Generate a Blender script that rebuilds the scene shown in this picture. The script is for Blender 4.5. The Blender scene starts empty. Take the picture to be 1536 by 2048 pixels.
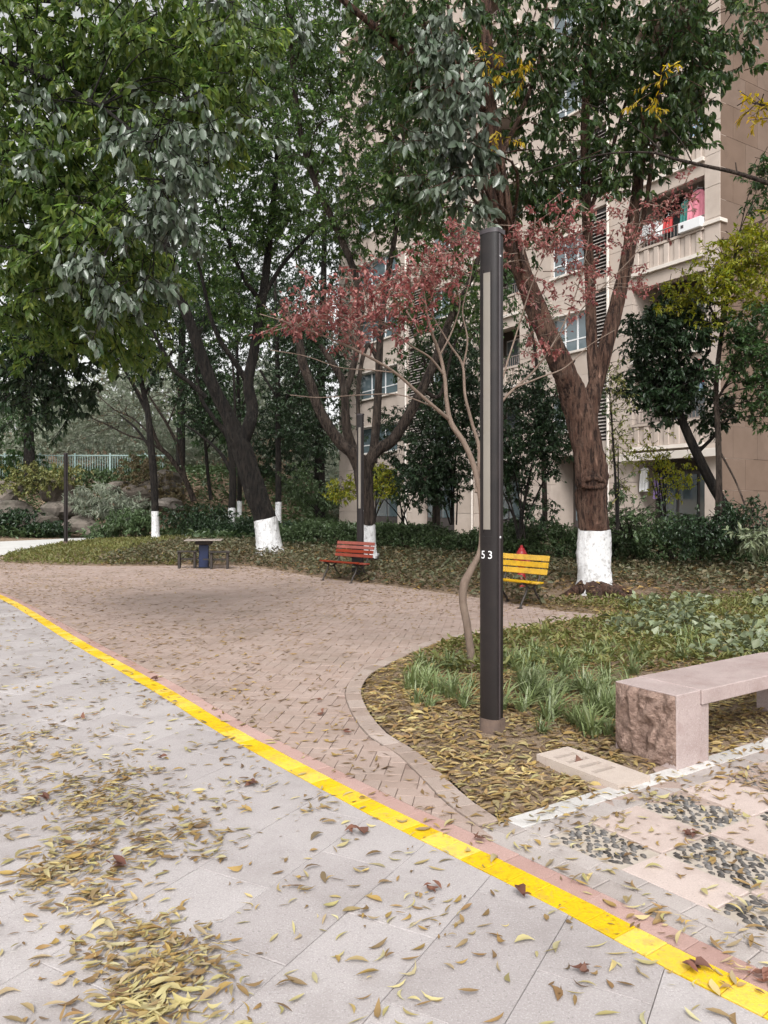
import bpy, bmesh, math, random
import numpy as np
from mathutils import Vector, Matrix

# ------------------------------------------------------------------ camera, sky, sun, exposure
SC = bpy.context.scene
COL = SC.collection
F_PX, HZ, CAM_H = 1538.0, 1010.0, 1.5          # focal length and horizon row of the photograph, eye height

cam_d = bpy.data.cameras.new('camera')
cam = bpy.data.objects.new('camera', cam_d)
COL.objects.link(cam)
cam.location = (0, 0, CAM_H)
cam.rotation_euler = (math.radians(90), 0, 0)
cam_d.sensor_fit = 'VERTICAL'
cam_d.sensor_height = 24.0
cam_d.lens = 24.0 * F_PX / 2048
cam_d.shift_y = -14 / 2048
cam_d.clip_start = 0.05
cam_d.clip_end = 900
SC.camera = cam

SUN_AZ, SUN_EL = math.radians(184), math.radians(46)     # azimuth measured from +Y towards +X
w = bpy.data.worlds.new('World')
SC.world = w
w.use_nodes = True
nt = w.node_tree
nt.nodes.clear()
out = nt.nodes.new('ShaderNodeOutputWorld')
bg = nt.nodes.new('ShaderNodeBackground')
sky = nt.nodes.new('ShaderNodeTexSky')
sky.sky_type = 'NISHITA'
sky.sun_disc = False
sky.sun_elevation = SUN_EL
sky.sun_rotation = SUN_AZ
sky.air_density = 1.0
sky.dust_density = 4.0
sky.ozone_density = 1.0
hsv = nt.nodes.new('ShaderNodeHueSaturation')
hsv.inputs['Saturation'].default_value = 0.04
hsv.inputs['Value'].default_value = 1.0
nt.links.new(sky.outputs[0], hsv.inputs['Color'])
nt.links.new(hsv.outputs[0], bg.inputs['Color'])
bg.inputs['Strength'].default_value = 0.15
nt.links.new(bg.outputs[0], out.inputs['Surface'])

sun_d = bpy.data.lights.new('sun', 'SUN')
sun = bpy.data.objects.new('sun', sun_d)
COL.objects.link(sun)
sun_d.energy = 1.2
sun_d.angle = math.radians(18)
sun_d.color = (1.0, 0.965, 0.93)
sv = Vector((math.sin(SUN_AZ) * math.cos(SUN_EL), math.cos(SUN_AZ) * math.cos(SUN_EL), math.sin(SUN_EL)))
sun.rotation_euler = sv.to_track_quat('Z', 'Y').to_euler()

SC.view_settings.view_transform = 'Standard'
SC.view_settings.look = 'None'
SC.view_settings.gamma = 1.0
SC.view_settings.exposure = 0.8
SC.view_settings.use_curve_mapping = False
SC.cycles.max_bounces = 8
SC.cycles.transparent_max_bounces = 8

random.seed(7)
RNG = np.random.default_rng(11)

# ------------------------------------------------------------------ helpers
def P(px, py, d):
    """photo pixel at depth d (metres ahead of the camera) -> world point"""
    return np.array(((px - 768) / F_PX * d, d, CAM_H - (py - HZ) / F_PX * d))

def G(px, py):
    """photo pixel of a point on level ground -> (x, y)"""
    d = CAM_H * F_PX / (py - HZ)
    return ((px - 768) / F_PX * d, d)

def tag(o, label=None, cat=None, group=None, kind=None):
    if label: o['label'] = label
    if cat: o['category'] = cat
    if group: o['group'] = group
    if kind: o['kind'] = kind
    return o

def empty(name, loc, rz=0.0):
    o = bpy.data.objects.new(name, None)
    o.empty_display_size = 0.2
    COL.objects.link(o)
    o.location = loc
    o.rotation_euler = (0, 0, rz)
    return o

def link(name, me, mat=None, parent=None, smooth=False):
    if mat is not None and not me.materials:
        me.materials.append(mat)
    if smooth:
        me.polygons.foreach_set('use_smooth', np.ones(len(me.polygons), dtype=bool))
    o = bpy.data.objects.new(name, me)
    COL.objects.link(o)
    if parent is not None:
        o.parent = parent
    return o

def mesh_np(name, V, faces):
    """V (n,3); faces: list of (m,k) index arrays"""
    me = bpy.data.meshes.new(name)
    V = np.ascontiguousarray(V, dtype=np.float32)
    me.vertices.add(len(V))
    me.vertices.foreach_set('co', V.ravel())
    faces = [np.asarray(f, dtype=np.int32) for f in faces if len(f)]
    loops = np.concatenate([f.ravel() for f in faces])
    tot = np.concatenate([np.full(len(f), f.shape[1], dtype=np.int32) for f in faces])
    start = np.concatenate([[0], np.cumsum(tot)[:-1]]).astype(np.int32)
    me.loops.add(len(loops))
    me.loops.foreach_set('vertex_index', loops)
    me.polygons.add(len(tot))
    me.polygons.foreach_set('loop_start', start)
    me.polygons.foreach_set('loop_total', tot)
    me.update(calc_edges=True)
    return me

class MB:
    """collects simple solids into one mesh"""
    def __init__(s):
        s.v, s.f = [], []
    def add(s, vs, fs):
        n = len(s.v)
        s.v += [tuple(v) for v in vs]
        s.f += [tuple(i + n for i in f) for f in fs]
        return s
    def box(s, x0, x1, y0, y1, z0, z1):
        return s.add([(x0, y0, z0), (x1, y0, z0), (x1, y1, z0), (x0, y1, z0), (x0, y0, z1), (x1, y0, z1), (x1, y1, z1), (x0, y1, z1)],
                     [(0, 3, 2, 1), (4, 5, 6, 7), (0, 1, 5, 4), (1, 2, 6, 5), (2, 3, 7, 6), (3, 0, 4, 7)])
    def bbox(s, x0, x1, y0, y1, z0, z1, b=0.004):
        """box with chamfered edges (8 corners cut)"""
        bm = bmesh.new()
        r = bmesh.ops.create_cube(bm, size=1.0)
        for v in bm.verts:
            v.co = Vector(((x0 + x1) / 2 + v.co.x * (x1 - x0), (y0 + y1) / 2 + v.co.y * (y1 - y0), (z0 + z1) / 2 + v.co.z * (z1 - z0)))
        bmesh.ops.bevel(bm, geom=bm.edges[:], offset=b, segments=1, affect='EDGES')
        bm.verts.index_update()
        s.add([v.co[:] for v in bm.verts], [[v.index for v in f.verts] for f in bm.faces])
        bm.free()
        return s
    def tube(s, pts, rad, sides=8, cap=True):
        V, Fq = tube_np(np.array(pts, float), rad, sides)
        fs = [tuple(q) for q in Fq]
        n = len(pts)
        if cap:
            fs.append(tuple(range(sides - 1, -1, -1)))
            fs.append(tuple((n - 1) * sides + k for k in range(sides)))
        return s.add(V, fs)
    def prism(s, poly, z0, z1):
        n = len(poly)
        vs = [(p[0], p[1], z0) for p in poly] + [(p[0], p[1], z1) for p in poly]
        fs = [tuple(range(n - 1, -1, -1)), tuple(range(n, 2 * n))] + [(k, (k + 1) % n, n + (k + 1) % n, n + k) for k in range(n)]
        return s.add(vs, fs)
    def mesh(s, name):
        me = bpy.data.meshes.new(name)
        me.from_pydata(s.v, [], s.f)
        me.update()
        return me
    def build(s, name, mat, parent=None, smooth=False):
        return link(name, s.mesh(name), mat, parent, smooth)

def spline(pts, n=6):
    """Catmull-Rom through the rows of pts (any number of columns)"""
    p = np.array(pts, float)
    if len(p) < 3:
        t = np.linspace(0, 1, n + 1)[:, None]
        return p[0] * (1 - t) + p[-1] * t
    q = np.vstack([2 * p[0] - p[1], p, 2 * p[-1] - p[-2]])
    res = []
    for i in range(1, len(q) - 2):
        for k in range(n):
            t = k / n
            a, b, c, d = q[i - 1], q[i], q[i + 1], q[i + 2]
            res.append(0.5 * ((2 * b) + (c - a) * t + (2 * a - 5 * b + 4 * c - d) * t * t + (3 * b - a - 3 * c + d) * t ** 3))
    res.append(p[-1])
    return np.array(res)

def tube_np(pts, rad, sides=8, rough=0.0, lobes=None, seed=0):
    n = len(pts)
    rad = np.full(n, rad, float) if np.isscalar(rad) else np.asarray(rad, float)
    tan = np.gradient(pts, axis=0)
    tan /= np.linalg.norm(tan, axis=1)[:, None] + 1e-9
    ref = np.array((1.0, 0, 0)) if abs(tan[0][0]) < 0.9 else np.array((0, 1.0, 0))
    V = np.zeros((n, sides, 3))
    rg = np.random.default_rng(seed)
    ang = np.linspace(0, 2 * np.pi, sides, endpoint=False)
    ph = rg.uniform(0, 6.28, 4)
    a = ref
    for i in range(n):
        a = a - tan[i] * a.dot(tan[i])
        a /= np.linalg.norm(a) + 1e-9
        b = np.cross(tan[i], a)
        r = np.full(sides, rad[i])
        if rough:
            s = i * 0.5
            r = r * (1 + rough * (np.sin(3 * ang + ph[0] + s * 0.35) * 0.5 + np.sin(5 * ang + ph[1] - s * 0.5) * 0.35 + np.sin(2 * ang + ph[2] + s) * 0.3) + rg.normal(0, rough * 0.25, sides))
        if lobes is not None:
            r = r * (1 + lobes[i] * np.maximum(0, np.sin(5 * ang + ph[3])) ** 1.5)
        V[i] = pts[i] + np.outer(np.cos(ang) * r, a) + np.outer(np.sin(ang) * r, b)
    idx = np.arange(n * sides).reshape(n, sides)
    q = np.stack([idx[:-1], np.roll(idx, -1, 1)[:-1], np.roll(idx, -1, 1)[1:], idx[1:]], -1).reshape(-1, 4)
    return V.reshape(-1, 3), q

def merge(parts):
    Vs, Fs, n = [], [], 0
    for V, Fq in parts:
        Vs.append(V)
        Fs.append(np.asarray(Fq) + n)
        n += len(V)
    return np.vstack(Vs), Fs

# ------------------------------------------------------------------ materials
def new_mat(name):
    m = bpy.data.materials.new(name)
    m.use_nodes = True
    n = m.node_tree
    b = n.nodes['Principled BSDF']
    return m, n, b

def ramp(n, stops):
    r = n.nodes.new('ShaderNodeValToRGB')
    e = r.color_ramp.elements
    while len(e) < len(stops):
        e.new(0.5)
    for k, (p, c) in enumerate(stops):
        e[k].position = p
        e[k].color = (*c, 1)
    return r

def noise(n, scale, detail=4, rough=0.6, coord='Object', mapping=None):
    tc = n.nodes.new('ShaderNodeTexCoord')
    t = n.nodes.new('ShaderNodeTexNoise')
    t.inputs['Scale'].default_value = scale
    t.inputs['Detail'].default_value = detail
    t.inputs['Roughness'].default_value = rough
    if mapping:
        mp = n.nodes.new('ShaderNodeMapping')
        mp.inputs['Scale'].default_value = mapping
        n.links.new(tc.outputs[coord], mp.inputs['Vector'])
        n.links.new(mp.outputs[0], t.inputs['Vector'])
    elif coord == 'World':
        g = n.nodes.new('ShaderNodeNewGeometry')
        n.links.new(g.outputs['Position'], t.inputs['Vector'])
    else:
        n.links.new(tc.outputs[coord], t.inputs['Vector'])
    return t

def mixc(n, a, b, fac, mode='MIX', f=None):
    m = n.nodes.new('ShaderNodeMix')
    m.data_type = 'RGBA'
    m.blend_type = mode
    for sock, v in ((m.inputs[6], a), (m.inputs[7], b)):
        if isinstance(v, tuple): sock.default_value = (*v, 1)
        else: n.links.new(v, sock)
    if isinstance(fac, (int, float)): m.inputs[0].default_value = fac
    else: n.links.new(fac, m.inputs[0])
    return m.outputs[2]

def maprange(n, v, a, b, c=0.0, d=1.0):
    m = n.nodes.new('ShaderNodeMapRange')
    m.inputs[1].default_value, m.inputs[2].default_value, m.inputs[3].default_value, m.inputs[4].default_value = a, b, c, d
    n.links.new(v, m.inputs[0])
    return m.outputs[0]

def stone(name, c1, c2, scale=3.0, rough=0.85, bump=0.3, bump_scale=60, speck=None, vary=0.12, stain=None, stain_scale=1.2, world=True, metal=0, spec=0.4, mapping=None, speck_scale=260, bdist=0.01):
    """surface of mixed tones, speckle, stains and fine relief; each piece a little different"""
    m, n, b = new_mat(name)
    co = 'World' if world else 'Object'
    t = noise(n, scale, 5, 0.65, co, mapping)
    col = mixc(n, c1, c2, maprange(n, t.outputs[0], 0.3, 0.7))
    if speck:
        s = noise(n, speck_scale, 2, 0.6, co)
        col = mixc(n, col, speck, maprange(n, s.outputs[0], 0.52, 0.72, 0, 0.65))
        s2 = noise(n, speck_scale * 0.6, 2, 0.6, co)
        col = mixc(n, col, (0.02, 0.02, 0.02), maprange(n, s2.outputs[0], 0.58, 0.75, 0, 0.35))
    if stain:
        s = noise(n, stain_scale, 6, 0.7, co)
        col = mixc(n, col, stain, maprange(n, s.outputs[0], 0.5, 0.72, 0, 0.7))
    if vary:
        oi = n.nodes.new('ShaderNodeObjectInfo')
        ge = n.nodes.new('ShaderNodeNewGeometry')
        ad = n.nodes.new('ShaderNodeMath'); ad.operation = 'ADD'
        n.links.new(oi.outputs['Random'], ad.inputs[0]); n.links.new(ge.outputs['Random Per Island'], ad.inputs[1])
        fr = n.nodes.new('ShaderNodeMath'); fr.operation = 'FRACT'
        n.links.new(ad.outputs[0], fr.inputs[0])
        h = n.nodes.new('ShaderNodeHueSaturation')
        n.links.new(col, h.inputs['Color'])
        n.links.new(maprange(n, fr.outputs[0], 0, 1, 1 - vary, 1 + vary), h.inputs['Value'])
        n.links.new(maprange(n, fr.outputs[0], 0, 1, 1 + vary, 1 - vary), h.inputs['Saturation'])
        col = h.outputs[0]
    n.links.new(col, b.inputs['Base Color'])
    b.inputs['Roughness'].default_value = rough
    b.inputs['Metallic'].default_value = metal
    b.inputs['Specular IOR Level'].default_value = spec
    if bump:
        bt = noise(n, bump_scale, 5, 0.7, co, mapping)
        bp = n.nodes.new('ShaderNodeBump')
        bp.inputs['Strength'].default_value = bump
        bp.inputs['Distance'].default_value = bdist
        n.links.new(bt.outputs[0], bp.inputs['Height'])
        n.links.new(bp.outputs[0], b.inputs['Normal'])
    return m

def leafmat(name, cols, rough=0.42, trans=0.35, tcol=1.6, spec=0.5):
    """leaf: each one its own tone, glossy face, light through the blade"""
    m, n, b = new_mat(name)
    ge = n.nodes.new('ShaderNodeNewGeometry')
    oi = n.nodes.new('ShaderNodeObjectInfo')
    ad = n.nodes.new('ShaderNodeMath'); ad.operation = 'ADD'
    n.links.new(oi.outputs['Random'], ad.inputs[0]); n.links.new(ge.outputs['Random Per Island'], ad.inputs[1])
    fr = n.nodes.new('ShaderNodeMath'); fr.operation = 'FRACT'
    n.links.new(ad.outputs[0], fr.inputs[0])
    r = ramp(n, [(k / max(1, len(cols) - 1), c) for k, c in enumerate(cols)])
    n.links.new(fr.outputs[0], r.inputs[0])
    t = noise(n, 1.3, 3, 0.6, 'World')
    h = n.nodes.new('ShaderNodeHueSaturation')
    n.links.new(r.outputs[0], h.inputs['Color'])
    n.links.new(maprange(n, t.outputs[0], 0.3, 0.7, 0.72, 1.3), h.inputs['Value'])
    n.links.new(h.outputs[0], b.inputs['Base Color'])
    b.inputs['Roughness'].default_value = rough
    b.inputs['Specular IOR Level'].default_value = spec
    if trans:
        tr = n.nodes.new('ShaderNodeBsdfTranslucent')
        h2 = n.nodes.new('ShaderNodeHueSaturation')
        h2.inputs['Value'].default_value = tcol
        h2.inputs['Saturation'].default_value = 1.1
        n.links.new(h.outputs[0], h2.inputs['Color'])
        n.links.new(h2.outputs[0], tr.inputs['Color'])
        mx = n.nodes.new('ShaderNodeMixShader')
        mx.inputs[0].default_value = trans
        n.links.new(b.outputs[0], mx.inputs[1]); n.links.new(tr.outputs[0], mx.inputs[2])
        n.links.new(mx.outputs[0], n.nodes['Material Output'].inputs['Surface'])
    return m

M = {}
M['soil'] = stone('soil', (0.17, 0.12, 0.082), (0.30, 0.225, 0.16), 5, 0.95, 1.0, 30, vary=0, bdist=0.03, stain=(0.10, 0.07, 0.045), spec=0.15)
M['slab_grey'] = stone('slab_grey', (0.335, 0.303, 0.298), (0.40, 0.366, 0.36), 1.4, 0.8, 0.35, 180, speck=(0.55, 0.515, 0.51), vary=0.075, stain=(0.255, 0.226, 0.215), stain_scale=1.6, speck_scale=150)
M['joint_pink'] = stone('joint_pink', (0.22, 0.16, 0.135), (0.29, 0.215, 0.18), 8, 0.95, 0.4, 80, vary=0, spec=0.1)
M['joint_grey'] = stone('joint_grey', (0.19, 0.17, 0.155), (0.27, 0.25, 0.235), 8, 0.95, 0.4, 80, vary=0, spec=0.1)
M['joint'] = stone('joint', (0.10, 0.085, 0.07), (0.18, 0.15, 0.125), 8, 0.95, 0.4, 80, vary=0, spec=0.1)
M['paver_pink'] = stone('paver_pink', (0.30, 0.225, 0.19), (0.37, 0.28, 0.24), 2.0, 0.85, 0.4, 150, speck=(0.44, 0.355, 0.31), vary=0.06, stain=(0.225, 0.175, 0.14), stain_scale=0.9, speck_scale=200)
M['paver_red'] = stone('paver_red', (0.37, 0.235, 0.205), (0.43, 0.28, 0.245), 2.0, 0.85, 0.4, 150, speck=(0.55, 0.38, 0.34), vary=0.06, stain=(0.33, 0.21, 0.18), speck_scale=200)
M['edging'] = stone('edging', (0.29, 0.225, 0.19), (0.365, 0.29, 0.25), 2.5, 0.85, 0.4, 120, speck=(0.50, 0.42, 0.38), vary=0.14, stain=(0.24, 0.19, 0.16), stain_scale=3, speck_scale=200)
M['paver_greybrown'] = stone('paver_greybrown', (0.31, 0.27, 0.25), (0.40, 0.355, 0.335), 2.5, 0.85, 0.4, 120, speck=(0.52, 0.47, 0.45), vary=0.10, stain=(0.24, 0.205, 0.19), stain_scale=3, speck_scale=200)
M['yellow'] = stone('yellow_paint', (0.70, 0.44, 0.012), (0.80, 0.53, 0.02), 4, 0.75, 0.45, 140, vary=0.09, stain=(0.34, 0.235, 0.085), stain_scale=8, speck=(0.50, 0.36, 0.14), speck_scale=55)
M['granite_pink'] = stone('granite_pink', (0.42, 0.335, 0.30), (0.50, 0.41, 0.37), 3, 0.6, 0.15, 200, speck=(0.62, 0.53, 0.49), vary=0.08, stain=(0.34, 0.265, 0.235), stain_scale=4, speck_scale=170)
M['granite_white'] = stone('granite_white', (0.46, 0.44, 0.42), (0.54, 0.52, 0.505), 4, 0.6, 0.15, 200, speck=(0.66, 0.65, 0.64), vary=0.12, stain=(0.36, 0.33, 0.30), stain_scale=5, speck_scale=170)
M['bench_stone'] = stone('bench_stone', (0.33, 0.26, 0.245), (0.41, 0.33, 0.315), 5, 0.6, 0.2, 200, speck=(0.55, 0.47, 0.455), vary=0.03, stain=(0.27, 0.19, 0.175), stain_scale=4, speck_scale=150)
M['bench_rough'] = stone('bench_rough', (0.17, 0.105, 0.08), (0.42, 0.295, 0.24), 22, 0.85, 1.0, 26, bdist=0.04, vary=0, stain=(0.10, 0.06, 0.045), stain_scale=14)
M['pebble'] = stone('pebble', (0.055, 0.053, 0.053), (0.125, 0.115, 0.108), 14, 0.65, 0.1, 60, vary=0.55, stain=(0.22, 0.19, 0.165), stain_scale=18)
M['mortar'] = stone('mortar', (0.40, 0.345, 0.29), (0.5, 0.44, 0.38), 8, 0.9, 0.6, 90, vary=0, stain=(0.28, 0.23, 0.18), stain_scale=8)
M['drain'] = stone('drain', (0.42, 0.345, 0.295), (0.5, 0.425, 0.37), 5, 0.85, 0.3, 120, speck=(0.6, 0.54, 0.5), vary=0, stain=(0.30, 0.23, 0.19), stain_scale=5)
M['path'] = stone('path', (0.46, 0.45, 0.43), (0.55, 0.54, 0.52), 1.5, 0.85, 0.2, 60, vary=0.05)
M['bark_red'] = stone('bark_red', (0.032, 0.016, 0.011), (0.125, 0.068, 0.047), 10, 0.8, 1.0, 13, vary=0, stain=(0.21, 0.14, 0.105), stain_scale=2.6, world=False, mapping=(1, 1, 0.18), bdist=0.07)
M['bark_dark'] = stone('bark_dark', (0.008, 0.006, 0.005), (0.022, 0.017, 0.014), 8, 0.85, 1.0, 14, vary=0, stain=(0.036, 0.028, 0.023), stain_scale=3, world=False, mapping=(1, 1, 0.25), bdist=0.05)
M['bark_pale'] = stone('bark_pale', (0.13, 0.092, 0.07), (0.225, 0.168, 0.132), 9, 0.8, 0.6, 40, vary=0, stain=(0.13, 0.085, 0.06), stain_scale=6, world=False, mapping=(1, 1, 0.3), bdist=0.02)
M['bark_grey'] = stone('bark_grey', (0.04, 0.028, 0.021), (0.105, 0.076, 0.06), 9, 0.85, 1.0, 16, vary=0, stain=(0.05, 0.035, 0.028), stain_scale=2.5, world=False, mapping=(1, 1, 0.25), bdist=0.05)
M['whitewash'] = stone('whitewash', (0.58, 0.58, 0.585), (0.76, 0.76, 0.77), 7, 0.88, 1.0, 9, vary=0, stain=(0.22, 0.20, 0.185), stain_scale=9, speck=(0.8, 0.8, 0.8), speck_scale=30, world=False, mapping=(1, 1, 0.22), bdist=0.06)
M['lamp_metal'] = stone('lamp_metal', (0.011, 0.009, 0.009), (0.017, 0.013, 0.013), 4, 0.42, 0.06, 60, vary=0, stain=(0.028, 0.021, 0.019), stain_scale=5, world=False, spec=0.35)
M['lamp_side'] = stone('lamp_side', (0.035, 0.027, 0.03), (0.052, 0.041, 0.045), 4, 0.35, 0.05, 60, vary=0, world=False, spec=0.6)
M['lamp_dirt'] = stone('lamp_dirt', (0.16, 0.11, 0.085), (0.09, 0.065, 0.055), 14, 0.9, 0.3, 60, vary=0, world=False)
M['diffuser'] = stone('diffuser', (0.19, 0.17, 0.145), (0.25, 0.225, 0.195), 2, 0.4, 0.0, 10, vary=0, world=False, stain=(0.17, 0.145, 0.11), stain_scale=4)
M['white_paint'] = stone('white_paint', (0.74, 0.74, 0.74), (0.8, 0.8, 0.8), 10, 0.5, 0, vary=0)
M['bench_red'] = stone('bench_red', (0.19, 0.030, 0.016), (0.27, 0.048, 0.025), 7, 0.6, 0.4, 60, vary=0.14, stain=(0.13, 0.035, 0.02), stain_scale=8)
M['bench_yellow'] = stone('bench_yellow', (0.46, 0.265, 0.012), (0.60, 0.36, 0.02), 7, 0.6, 0.4, 60, vary=0.12, stain=(0.25, 0.15, 0.03), stain_scale=9)
M['iron'] = stone('iron', (0.02, 0.017, 0.016), (0.04, 0.032, 0.028), 9, 0.55, 0.2, 60, vary=0, stain=(0.08, 0.055, 0.04), stain_scale=8)
M['blue_metal'] = stone('blue_metal', (0.007, 0.014, 0.045), (0.012, 0.021, 0.065), 6, 0.45, 0.1, 60, vary=0)
M['table_top'] = stone('table_top', (0.22, 0.185, 0.16), (0.29, 0.25, 0.22), 6, 0.6, 0.1, 60, vary=0)
M['hydrant'] = stone('hydrant', (0.20, 0.008, 0.012), (0.28, 0.012, 0.016), 8, 0.4, 0.1, 60, vary=0)
M['clad'] = stone('clad', (0.43, 0.36, 0.31), (0.50, 0.425, 0.37), 1.2, 0.8, 0.15, 70, vary=0.045, stain=(0.35, 0.29, 0.25), stain_scale=0.7)
M['clad_brown'] = stone('clad_brown', (0.135, 0.092, 0.067), (0.17, 0.118, 0.088), 1.2, 0.8, 0.15, 70, vary=0.06, stain=(0.105, 0.07, 0.05), stain_scale=0.7)
M['ledge'] = stone('ledge', (0.60, 0.545, 0.49), (0.68, 0.625, 0.57), 1.2, 0.8, 0.1, 70, vary=0.03)
M['interior'] = stone('interior', (0.07, 0.058, 0.052), (0.10, 0.083, 0.073), 1.2, 0.9, 0.1, 40, vary=0)
M['frame_white'] = stone('frame_white', (0.66, 0.67, 0.68), (0.72, 0.73, 0.74), 3, 0.4, 0, vary=0)
M['frame_dark'] = stone('frame_dark', (0.05, 0.045, 0.045), (0.08, 0.07, 0.07), 3, 0.4, 0, vary=0)
M['louver'] = stone('louver', (0.36, 0.325, 0.30), (0.44, 0.40, 0.37), 3, 0.5, 0, vary=0.06)
M['rail'] = stone('rail', (0.20, 0.16, 0.15), (0.26, 0.22, 0.2), 3, 0.45, 0, vary=0)
M['fence'] = stone('fence', (0.22, 0.31, 0.295), (0.29, 0.38, 0.36), 2, 0.5, 0.05, vary=0.05)
M['rock'] = stone('rock', (0.085, 0.072, 0.06), (0.19, 0.16, 0.135), 2.2, 0.9, 0.9, 9, vary=0.15, stain=(0.08, 0.075, 0.055), stain_scale=1.5)
M['rock_dark'] = stone('rock_dark', (0.07, 0.06, 0.05), (0.14, 0.12, 0.10), 2.2, 0.9, 0.9, 9, vary=0.15, stain=(0.04, 0.045, 0.03), stain_scale=1.5)
M['hill'] = stone('hill', (0.05, 0.055, 0.03), (0.11, 0.10, 0.06), 1.2, 0.95, 0.9, 8, vary=0)
for nm, c1 in (('cloth_pink', (0.62, 0.22, 0.28)), ('cloth_red', (0.42, 0.05, 0.05)), ('cloth_white', (0.7, 0.7, 0.7)), ('cloth_teal', (0.04, 0.16, 0.14)), ('cloth_purple', (0.16, 0.11, 0.22)), ('cloth_blue', (0.25, 0.36, 0.48))):
    M[nm] = stone(nm, c1, tuple(min(1, x * 1.2) for x in c1), 6, 0.9, 0.3, 30, vary=0)
gm, gn, gb = new_mat('glass')
gb.inputs['Base Color'].default_value = (0.10, 0.135, 0.15, 1)
gb.inputs['Roughness'].default_value = 0.06
gb.inputs['Specular IOR Level'].default_value = 1.0
gb.inputs['Coat Weight'].default_value = 0.5
M['glass'] = gm

def bark(name, c1, c2, c3, scale=16, lichen=(0.2, 0.19, 0.16), lich=0.25):
    """furrowed bark: dark fissures running up the stem, paler plates, patches of lichen"""
    m, n, b = new_mat(name)
    f = noise(n, scale, 7, 0.7, 'Object', (1, 1, 0.16))
    p = noise(n, scale * 0.35, 4, 0.6, 'Object', (1, 1, 0.4))
    col = mixc(n, c2, c3, maprange(n, p.outputs[0], 0.35, 0.65))
    col = mixc(n, col, c1, maprange(n, f.outputs[0], 0.40, 0.53, 1.0, 0.0))
    l = noise(n, 3.1, 6, 0.75, 'Object')
    col = mixc(n, col, lichen, maprange(n, l.outputs[0], 0.58, 0.75, 0, lich))
    n.links.new(col, b.inputs['Base Color'])
    b.inputs['Roughness'].default_value = 0.85
    b.inputs['Specular IOR Level'].default_value = 0.3
    bp = n.nodes.new('ShaderNodeBump'); bp.inputs['Strength'].default_value = 0.9; bp.inputs['Distance'].default_value = 0.09
    n.links.new(maprange(n, f.outputs[0], 0.38, 0.62), bp.inputs['Height'])
    n.links.new(bp.outputs[0], b.inputs['Normal'])
    return m
M['bark_red'] = bark('bark_red', (0.020, 0.009, 0.006), (0.105, 0.050, 0.033), (0.19, 0.112, 0.08), 17, (0.24, 0.18, 0.145), 0.5)
M['bark_dark'] = bark('bark_dark', (0.004, 0.003, 0.003), (0.014, 0.011, 0.009), (0.032, 0.025, 0.020), 18)
M['bark_grey'] = bark('bark_grey', (0.016, 0.011, 0.009), (0.05, 0.036, 0.028), (0.105, 0.078, 0.062), 18)

M['leaf_near'] = leafmat('leaf_near', [(0.05, 0.09, 0.03), (0.11, 0.165, 0.042), (0.07, 0.115, 0.036), (0.19, 0.23, 0.055), (0.09, 0.145, 0.045), (0.14, 0.18, 0.075)], 0.36, 0.5, 2.2)
M['leaf_sky_sheen'] = leafmat('leaf_sky_sheen', [(0.09, 0.12, 0.08), (0.175, 0.205, 0.16), (0.07, 0.105, 0.06), (0.13, 0.165, 0.12), (0.05, 0.09, 0.04)], 0.33, 0.25, 1.0, 0.7)  # green leaves with the sky's reflection put into a paler, greyer base colour
M['leaf_camphor'] = leafmat('leaf_camphor', [(0.036, 0.066, 0.024), (0.07, 0.12, 0.032), (0.045, 0.08, 0.03), (0.11, 0.155, 0.042)], 0.36, 0.48, 2.2)
M['leaf_crown'] = leafmat('leaf_crown', [(0.024, 0.048, 0.018), (0.055, 0.092, 0.028), (0.034, 0.062, 0.023), (0.095, 0.13, 0.042)], 0.34, 0.38, 2.1)
M['leaf_dark'] = leafmat('leaf_dark', [(0.016, 0.034, 0.016), (0.028, 0.055, 0.022), (0.02, 0.042, 0.018), (0.038, 0.065, 0.026)], 0.38, 0.22, 1.5)
M['leaf_mid'] = leafmat('leaf_mid', [(0.03, 0.062, 0.022), (0.05, 0.10, 0.03), (0.04, 0.08, 0.03), (0.075, 0.12, 0.035)], 0.42, 0.35, 1.7)
M['leaf_yellow'] = leafmat('leaf_yellow', [(0.22, 0.25, 0.03), (0.30, 0.29, 0.03), (0.15, 0.21, 0.03), (0.36, 0.30, 0.035)], 0.45, 0.45, 1.5)
M['leaf_gold'] = leafmat('leaf_gold', [(0.45, 0.33, 0.02), (0.38, 0.30, 0.03), (0.5, 0.30, 0.02)], 0.45, 0.45, 1.4)
M['leaf_red'] = leafmat('leaf_red', [(0.20, 0.055, 0.058), (0.30, 0.11, 0.10), (0.15, 0.04, 0.045), (0.42, 0.21, 0.18), (0.25, 0.075, 0.075)], 0.5, 0.35, 1.5)
M['leaf_hedge'] = leafmat('leaf_hedge', [(0.045, 0.075, 0.03), (0.08, 0.125, 0.052), (0.06, 0.095, 0.036), (0.115, 0.16, 0.08)], 0.4, 0.25, 1.5)
M['leaf_pale'] = leafmat('leaf_pale', [(0.20, 0.24, 0.17), (0.30, 0.33, 0.25), (0.23, 0.26, 0.20), (0.36, 0.37, 0.30)], 0.6, 0.4, 1.3)  # pale leaves; on the far woods this colour also stands in for haze
M['leaf_brownish'] = leafmat('leaf_brownish', [(0.13, 0.10, 0.055), (0.17, 0.13, 0.07), (0.11, 0.105, 0.05)], 0.6, 0.35, 1.4)
M['leaf_ivy'] = leafmat('leaf_ivy', [(0.07, 0.08, 0.042), (0.12, 0.115, 0.065), (0.135, 0.105, 0.06), (0.075, 0.095, 0.042), (0.175, 0.13, 0.08)], 0.5, 0.2, 1.4)
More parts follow.
